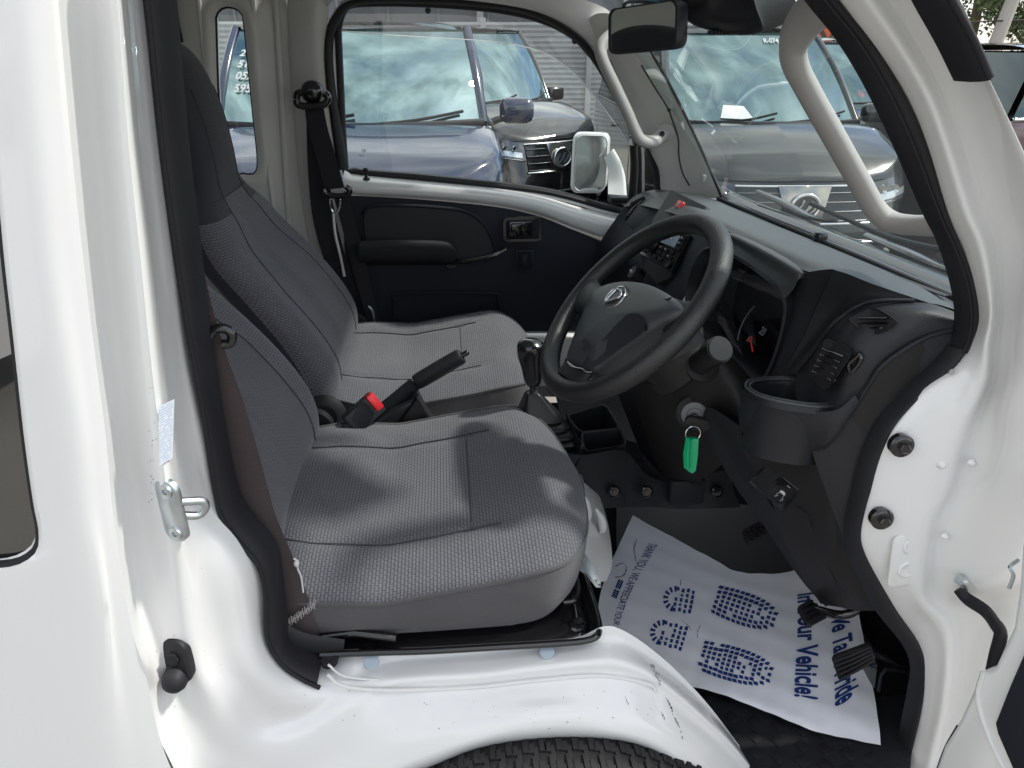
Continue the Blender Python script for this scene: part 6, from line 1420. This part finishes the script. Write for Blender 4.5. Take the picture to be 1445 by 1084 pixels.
    # wheels
    for y in (.80, L-.85):
        for s in (-1, 1):
            wo_ = bpy.data.objects.new('wheel', None); COL.objects.link(wo_); wo_.parent = C
            c = Vector((s*(w-.20), y, .32)); ax_ = Vector((s, 0, 0))
            q(MB().lathe([(.20, 0), (.31, .0), (.32, .03), (.32, .19), (.305, .215), (.235, .212)], c, ax_, 36), 'tyre', M['tyre'], wo_)
            rmb = MB(); rmb.lathe([(.235, .19), (.225, .212), (.215, .17), (.05, .16), (.03, .195), (0, .195)], c, ax_, 36)
            for k in range(10):
                a = 2*math.pi*k/10
                for da in (-.10, .10): rmb.tube([c+ax_*.192+Vector((0, math.cos(a)*.04, math.sin(a)*.04)), c+ax_*.20+Vector((0, math.cos(a+da)*.222, math.sin(a+da)*.222))], .012, 6)
            q(rmb, 'rim', M['alloy'], wo_, 40)
            q(MB().lathe([(.345, .205), (.37, .206), (.37, .213), (.345, .213)], c, ax_, 40), 'arch_lip', M['rubber'], wo_)
    if not face: return C
    def patch(x0, x1, z0, z1, off, sk=0, n=10, taper=0):
        return [[Ff(x0+(x1-x0)*i/n, (z0+(z1-z0)*j/4)+sk*(i/n)*(1 if True else 0)+taper*(i/n)*(j/4-.5), off) for i in range(n+1)] for j in range(5)]
    q(MB().tube([Ff(-w*.93+w*1.86*i/20, hf-.065, .004) for i in range(21)], .005, 6), 'bonnet_gap', M['rubber'])
    for s in (-1, 1): q(MB().tube([Vector((s*w*.93*k_, y, z)) for k_, y, z in ((.96, .30, hf-.03), (.99, .5, hf+(hb-hf)*.62-.03), (1.0, yb+.1, hb-.03))], .005, 6, res=4), 'bonnet_gap', M['rubber'])
    # head lamps sweep round the corner
    for s in (-1, 1):
        hl = q(MB().grid(patch(s*w*.56, s*w*.992, hf-.235, hf-.085, .012, sk=.045, n=16, taper=.03)), 'headlight', M['lampd'], smooth=80)
        q(MB().grid(patch(s*w*.60, s*w*.97, hf-.212, hf-.165, .018, sk=.045, n=14)), 'lamp_strip', M['lamp'], hl, 80)
        for k in (.68, .80): q(MB().lathe([(.038, 0), (.036, .012), (.025, .004), (0, 0)], Ff(s*w*k, hf-.135, .010), (0, -1, 0), 18), 'lamp_lens', M['chrome'], hl)
        q(MB().tube([Ff(s*w*(.56+.43*i/10), hf-.235+.045*i/10, .018) for i in range(11)], .006, 6), 'lamp_edge', M['chrome'], hl)
        q(MB().grid(patch(s*w*.62, s*w*.93, .30, .42, .010, n=8)), 'fog_lamp_recess', M['gloss_black'], smooth=80)
        q(MB().lathe([(.035, 0), (.03, .015), (0, .015)], Ff(s*w*.78, .36, .012), (0, -1, 0), 16), 'fog_lamp', M['lamp'])
    gr = q(MB().grid(patch(-w*.54, w*.54, hf-.34, hf-.10, .010, n=16)), 'grille', M['gloss_black'], smooth=80)
    bb = MB()
    for k in range(4 if grille == 'bars' else 3):
        z = hf-.14-.062*k if grille == 'bars' else hf-.15-.07*k
        for a_, b_ in ((-w*.54, -w*.15), (w*.15, w*.54)): bb.tube([Ff(a_+(b_-a_)*i/6, z, .020) for i in range(7)], .005 if grille == 'bars' else .014, 6, flat=(1, .8))
    q(bb, 'grille_bars', M['bar'] if grille == 'bars' else M['gloss_black'], gr)
    q(MB().tube([Ff(-w*.56+w*1.12*i/16, hf-.095, .018) for i in range(17)], .010, 8), 'grille_trim', M['chrome'], gr)
    q(MB().tube([Ff(-w*.56+w*1.12*i/16, hf-.345, .018) for i in range(17)], .010, 8), 'grille_trim', M['chrome'], gr)
    if grille == 'bars':
        pl = [Ff(-w*.22, hf-.09, .024), Ff(w*.22, hf-.09, .024), Ff(w*.13, hf-.36, .024), Ff(-w*.13, hf-.36, .024)]
        q(MB().prism(pl, (0, -.012, 0), bev=.004), 'grille_centre', M['garnish'], gr)
        e = bpy.data.objects.new('emblem', None); COL.objects.link(e); e.parent = C; c = Ff(0, hf-.225, .045)
        q(MB().tube([c+Vector((.098*math.cos(a), -.004, .084*math.sin(a))) for a in [2*math.pi*k/32 for k in range(32)]], .013, 10, closed=True), 'emblem_ring', M['chrome'], e)
        q(MB().lathe([(.088, -.004), (.088, 0), (0, .004)], c, (0, -1, 0), 28), 'emblem_disc', M['lampd'], e)
        em_ = MB()
        for pg_ in (((-.070, -.040), (-.030, .004), (-.012, .052), (-.030, .060), (-.034, .020), (-.062, -.012)), ((-.044, -.060), (.006, -.010), (.030, .050), (.052, .040), (.036, -.006), (-.008, -.050)), ((.020, -.052), (.052, -.018), (.074, .028), (.082, .002), (.060, -.034))):
            em_.prism([c+Vector((a, -.008, b_*.9)) for a, b_ in pg_], (0, -.008, 0))
        q(em_, 'emblem_mark', M['chrome'], e, 20)
    else:
        e = bpy.data.objects.new('emblem', None); COL.objects.link(e); e.parent = C; c = Ff(0, hf-.20, .030)
        q(MB().tube([c+Vector((.06*math.cos(a), -.004, .042*math.sin(a))) for a in [2*math.pi*k/28 for k in range(28)]], .006, 8, closed=True), 'emblem_ring', M['chrome'], e)
    q(MB().grid(patch(-w*.5, w*.5, .26, .42, .010, n=12)), 'lower_intake', M['gloss_black'], smooth=80)
    q(MB().tube([Ff(-w*.9+w*1.8*i/16, .455, .012) for i in range(17)], .008, 8), 'bumper_line', M['chrome'])
    C['_w'] = 0; del C['_w']
    return C, Ff, wsp
gz = -.30
cx1 = P(1118, 275, y=5.0)
mpvA, FA, WA = make_car('parked_minivan', 'charcoal minivan with oval grille emblem and clouds in its windscreen, seen through the truck windscreen', 'car', (2.50, 5.0, gz), R(-3), 'grey', w=.86, L=4.9, hf=.93, hb=1.16, zr=1.88, yb=.80, yt=1.75, wt=.66)
mpvB, FB, WB = make_car('parked_car', 'dark blue compact car facing the truck, nearest outside the passenger window', 'car', (-.53, 3.70, -.14), R(0), 'blue', w=.86, L=3.5, hf=.98, hb=1.145, zr=1.72, yb=.72, yt=1.25, wt=.70, grille='plain')
mpvC, FC, WC_ = make_car('parked_minivan', 'glossy black minivan parked at an angle right of the blue car', 'car', (1.12, 7.2, -.30), R(30), 'black', w=.68, L=4.0, hf=.98, hb=1.18, zr=1.90, yb=.75, yt=1.5, wt=.68)
mpvE = make_car('parked_minivan', 'black minivan partly hidden behind the charcoal one, beside the orange sign', 'car', (4.65, 6.9, gz), R(-4), 'black', w=.86, L=4.7, hf=.98, hb=1.15, zr=1.80, yb=.78, yt=1.6, wt=.66)
mpvF = make_car('parked_minivan', 'brown maroon minivan seen side-on at the right edge beyond the door pillar', 'car', (8.5, 5.90, gz), R(90), 'maroon', w=.86, L=4.8, hf=1.10, hb=1.26, zr=1.74, yb=.85, yt=1.6, wt=.68)
mpvG = make_car('parked_car', 'white car with dark wheels mirrored in the tinted quarter window at the left', 'car', (-6.1, -2.6, 0), R(-78), 'white', w=.82, L=4.2, hf=.95, hb=1.05, zr=1.55, yb=.95, yt=1.6, wt=.60)
# writing on the blue car's windscreen and a card in the charcoal one
wm = MB()
for k, s_ in enumerate(('2 50', '51.5', '0520', '5950')):
    vv, ff = text_mesh(s_, .085, .002, .2)
    wm.add([WB(-.90+x/.86, .66-.12*k+z*1.2)+Vector((0, -.012, .004)) for x, z in vv], ff)
wm.build('chalk_numbers', M['tag_white'], mpvB, 0)
pc_ = MB(); pc_.prism([WA(s, t)+Vector((0, -.006, .004)) for s, t in ((-.50, .06), (-.18, .05), (-.26, .17), (-.46, .18))], (0, -.003, .002)); pc_.build('price_card', M['whiteink'], mpvA, 0)
wm = MB(); vv, ff = text_mesh('R-074', .07, .001, .2); wm.add([WA(.18+x*1.2, .86+z*1.2)+Vector((0, -.012, .004)) for x, z in vv], ff); wm.build('chalk_numbers', M['tag_white'], mpvA, 0)
# ------------------------------------------------------------------ fence, building, sign, pole, trees
wlm = mat('corrugated_sheet', (.40, .41, .41), .5, metal=.2, noise=.08, nscale=2)
fe = MB(); zs = [-.3+.042*k for k in range(50)]
fe.grid([[Vector((x, 14+(.010 if k % 2 else 0), z)) for x in (-14, -8, -3, 0, 3, 6, 9.2)] for k, z in enumerate(zs)])
fo = empty('boundary_fence', (0, 14, gz), 'pale grey horizontal sheet fence with posts behind the parked cars', 'fence')
def mv(o, p_): o.parent = p_; o.location = (-p_.location[0], -p_.location[1], -p_.location[2]); return o
mv(fe.build('sheet_panel', wlm, None, 20), fo)
for x in (-9, -5.6, -2.4, .75, 2.6, 5.2, 8.9): mv(MB().box((x, 13.93, .75), (.09, .09, 2.15)).build('fence_post', mat('post_pale', (.5, .5, .5), .5), None, 30), fo)
bd_ = empty('warehouse', (0, 20, gz), 'low dark grey warehouse with light downpipes behind the fence', 'building')
bmx = mat('wall_cladding', (.13, .135, .15), .6, noise=.1, nscale=1)
mb = MB(); mb.box((-3.0, 24, 2.2), (19, 8, 5.0)); mv(mb.build('wall', bmx, None, 20), bd_)
for x in [-12+1.2*k for k in range(16)]: mv(MB().box((x, 19.97, 2.1), (.05, .04, 4.8)).build('cladding_rib', mat('cladding_rib', (.18, .185, .2), .6) if x < -11.9 else bpy.data.materials['cladding_rib'], None, 0), bd_)
for x in (-7.2, -3.8, 1.0, 4.6): mv(MB().box((x, 19.9, 2.1), (.16, .12, 4.8)).build('downpipe', wlm, None, 20), bd_)
mv(MB().box((-3.0, 23.9, 4.8), (19.6, 8.6, .3)).build('roof', wlm, None, 20), bd_)
# orange board
sgc = P(1180, 43, y=13.80)
sg = empty('sign_board', (sgc.x, 13.8, gz), 'orange board with slanted dark letters fixed above the fence', 'sign')
org = mat('orange_board', (.75, .12, .02), .5)
mv(MB().box(sgc, (1.15, .04, .36), bev=.008).build('board', org, None, 20), sg)
tx_ = MB(); vv, ff = text_mesh('KTM', .30, .014, .35, 1.1); tx_.add([sgc+Vector((-.40+x, -.026, -.10+z)) for x, z in vv], ff); mv(tx_.build('letters', M['gloss_black'], None, 0), sg)
for x in (-.35, .35): mv(MB().box((sgc.x+x, 13.86, .6), (.06, .06, 1.9)).build('sign_post', M['steel_dk'], None, 20), sg)
# leaning pole with wires
po = empty('utility_pole', (14.2, 20, gz), 'leaning pale concrete utility pole in front of the trees, top right', 'pole')
mv(MB().tube([(14.1, 20, -.4), (14.5, 20, 1.6), (15.2, 20, 6)], [.19, .17, .13], 16).build('pole_shaft', mat('pole_concrete', (.36, .34, .31), .85), None, 40), po)
for z0, z1 in ((1.75, 2.3), (2.4, 3.0), (3.2, 3.0)): mv(MB().tube([(9, 19.5, z0), (14.5, 19.9, (z0+z1)/2-.08), (24, 21, z1)], .018, 6, res=6).build('cable', M['rubber'], None, 40), po)
# trees
def leafm(name, c):
    m = mat(name, c, .6, noise=.35, nscale=1.3); m.node_tree.nodes['Principled BSDF'].inputs['Transmission Weight'].default_value = 0; return m
lms = [leafm('leaf_green', (.075, .115, .035)), leafm('leaf_olive', (.11, .12, .045)), leafm('leaf_dark', (.045, .075, .028))]
bark = mat('bark', (.16, .12, .085), .9, noise=.3, nscale=8)
def tree(x, y, h, r_, lab, seed):
    rn = random.Random(seed); t_o = empty('broadleaf_tree', (x, y, gz), lab, 'tree', 'trees behind the yard')
    tb_ = MB(); top_ = Vector((x+rn.uniform(-.4, .4), y, gz+h*.55)); tb_.tube([(x, y, gz), (x+.1, y, gz+h*.3), top_], [.20, .15, .10], 10, res=4)
    cl = []
    for k in range(11):
        a = rn.uniform(0, 6.28); e = Vector((x+math.cos(a)*r_*rn.uniform(.3, .9), y+math.sin(a)*r_*rn.uniform(.3, .9), gz+h*rn.uniform(.42, .98)))
        s_ = Vector((x+.1, y, gz+h*.3)).lerp(top_, rn.uniform(.2, 1)); tb_.tube([s_, s_.lerp(e, .5)+Vector((0, 0, .2)), e], [.07, .04, .015], 6, res=3); cl.append((e, rn.uniform(.45, .95)))
        for _ in range(2): cl.append((e+Vector((rn.gauss(0, .6), rn.gauss(0, .6), rn.gauss(0, .5))), rn.uniform(.3, .6)))
    mv(tb_.build('trunk', bark, None, 40), t_o)
    vs, fs, mi = [], [], []
    for c, rr in cl:
        for _ in range(int(260*rr)):
            d = Vector((rn.gauss(0, 1), rn.gauss(0, 1), rn.gauss(0, .8))).normalized()*rr*rn.uniform(.35, 1.05); p = c+d
            a_ = Vector((rn.gauss(0, 1), rn.gauss(0, 1), rn.gauss(0, 1))).normalized()*rn.uniform(.05, .10); b_ = a_.cross(Vector((rn.gauss(0, 1), rn.gauss(0, 1), rn.gauss(0, 1)))).normalized()*rn.uniform(.03, .06)
            k = len(vs); vs += [p-a_, p+b_, p+a_, p-b_]; fs.append((k, k+1, k+2, k+3)); mi.append(rn.choice([0, 0, 1, 2]))
    o = mesh_obj('crown', vs, fs, lms, None, 0); o.data.polygons.foreach_set('material_index', mi); mv(o, t_o)
labs = ['airy green tree directly left of the leaning pole', 'green and olive tree directly right of the leaning pole', 'bushy tree at the far right behind the maroon van', 'tall loose tree above the orange board', 'sparse tree seen above the charcoal van through the top of the windscreen', 'low olive tree behind the warehouse corner']
for k, (x, y, h, r_) in enumerate([(13.2, 24, 6.5, 1.8), (16.4, 24, 7.5, 2.0), (20, 26, 7.5, 2.4), (10.5, 25, 8, 2.0), (7.4, 27, 8.5, 2.0), (17.6, 23, 4.5, 1.9)]): tree(x, y, h, r_, labs[k], 11+k)
# ------------------------------------------------------------------ chips and scratches laid on the pressed panels
from mathutils.bvhtree import BVHTree
def bvh_of(names):
    vs, fs = [], []
    for o in bpy.data.objects:
        if o.type == 'MESH' and o.name.split('.')[0] in names and o.parent == truck:
            b0 = len(vs); vs += [v.co.copy() for v in o.data.vertices]; fs += [[b0+i for i in p.vertices] for p in o.data.polygons]
    return BVHTree.FromPolygons(vs, fs)
BV = bvh_of(('door_sill', 'rear_panel', 'hinge_pillar'))
def spot(mb, u, v, du, dv, jag=.5):
    pts = []
    for a in (0, 1.1, 2.2, 3.3, 4.4, 5.4):
        k = 1-jag*random.random(); q = P(u+du*math.cos(a)*k, v+dv*math.sin(a)*k, y=1)-CP; h = BV.ray_cast(CP, q.normalized())
        if h[0] is None: return
        nn = h[1] if h[1].dot(q) < 0 else -h[1]; pts.append(h[0]+nn*.0004)
    if max((a-pts[0]).length for a in pts) < .03: mb.add(pts, [tuple(range(6))])
rn = random.Random(5)
cb = MB()
for _ in range(70):
    r_ = rn.random()
    if r_ < .35: u, v = rn.gauss(214, 4), rn.uniform(540, 720)
    elif r_ < .55: u, v = rn.uniform(200, 345), rn.uniform(800, 1000)
    else: u, v = rn.uniform(430, 930), rn.uniform(975, 1030)
    s_ = rn.uniform(.5, 1.1); spot(cb, u, v, s_, s_)
cb.build('stone_chips', M['chip'], truck, 0)['kind'] = 'stuff'
for pts, wd_, n_, m_ in (([(918, 938), (925, 946), (927, 955), (932, 966)], 3.2, 26, 'scuff'), ([(940, 985), (947, 1000), (953, 1016), (961, 1030), (963, 1044)], 1.0, 40, 'chip'), ([(932, 1004), (939, 1018)], .8, 9, 'chip'), ([(882, 984), (888, 997)], .6, 7, 'chip')):
    cb = MB()
    for _ in range(n_):
        t = rn.random()*(len(pts)-1.001); i = int(t); f_ = t-i; u = pts[i][0]*(1-f_)+pts[i+1][0]*f_+rn.gauss(0, wd_*.6); v = pts[i][1]*(1-f_)+pts[i+1][1]*f_
        spot(cb, u, v, rn.uniform(.4, 1.1)*min(wd_, 1.6), rn.uniform(1.0, 3.0), .6)
    cb.build('scratch', M[m_], truck, 0)
print('objs', len(bpy.data.objects))
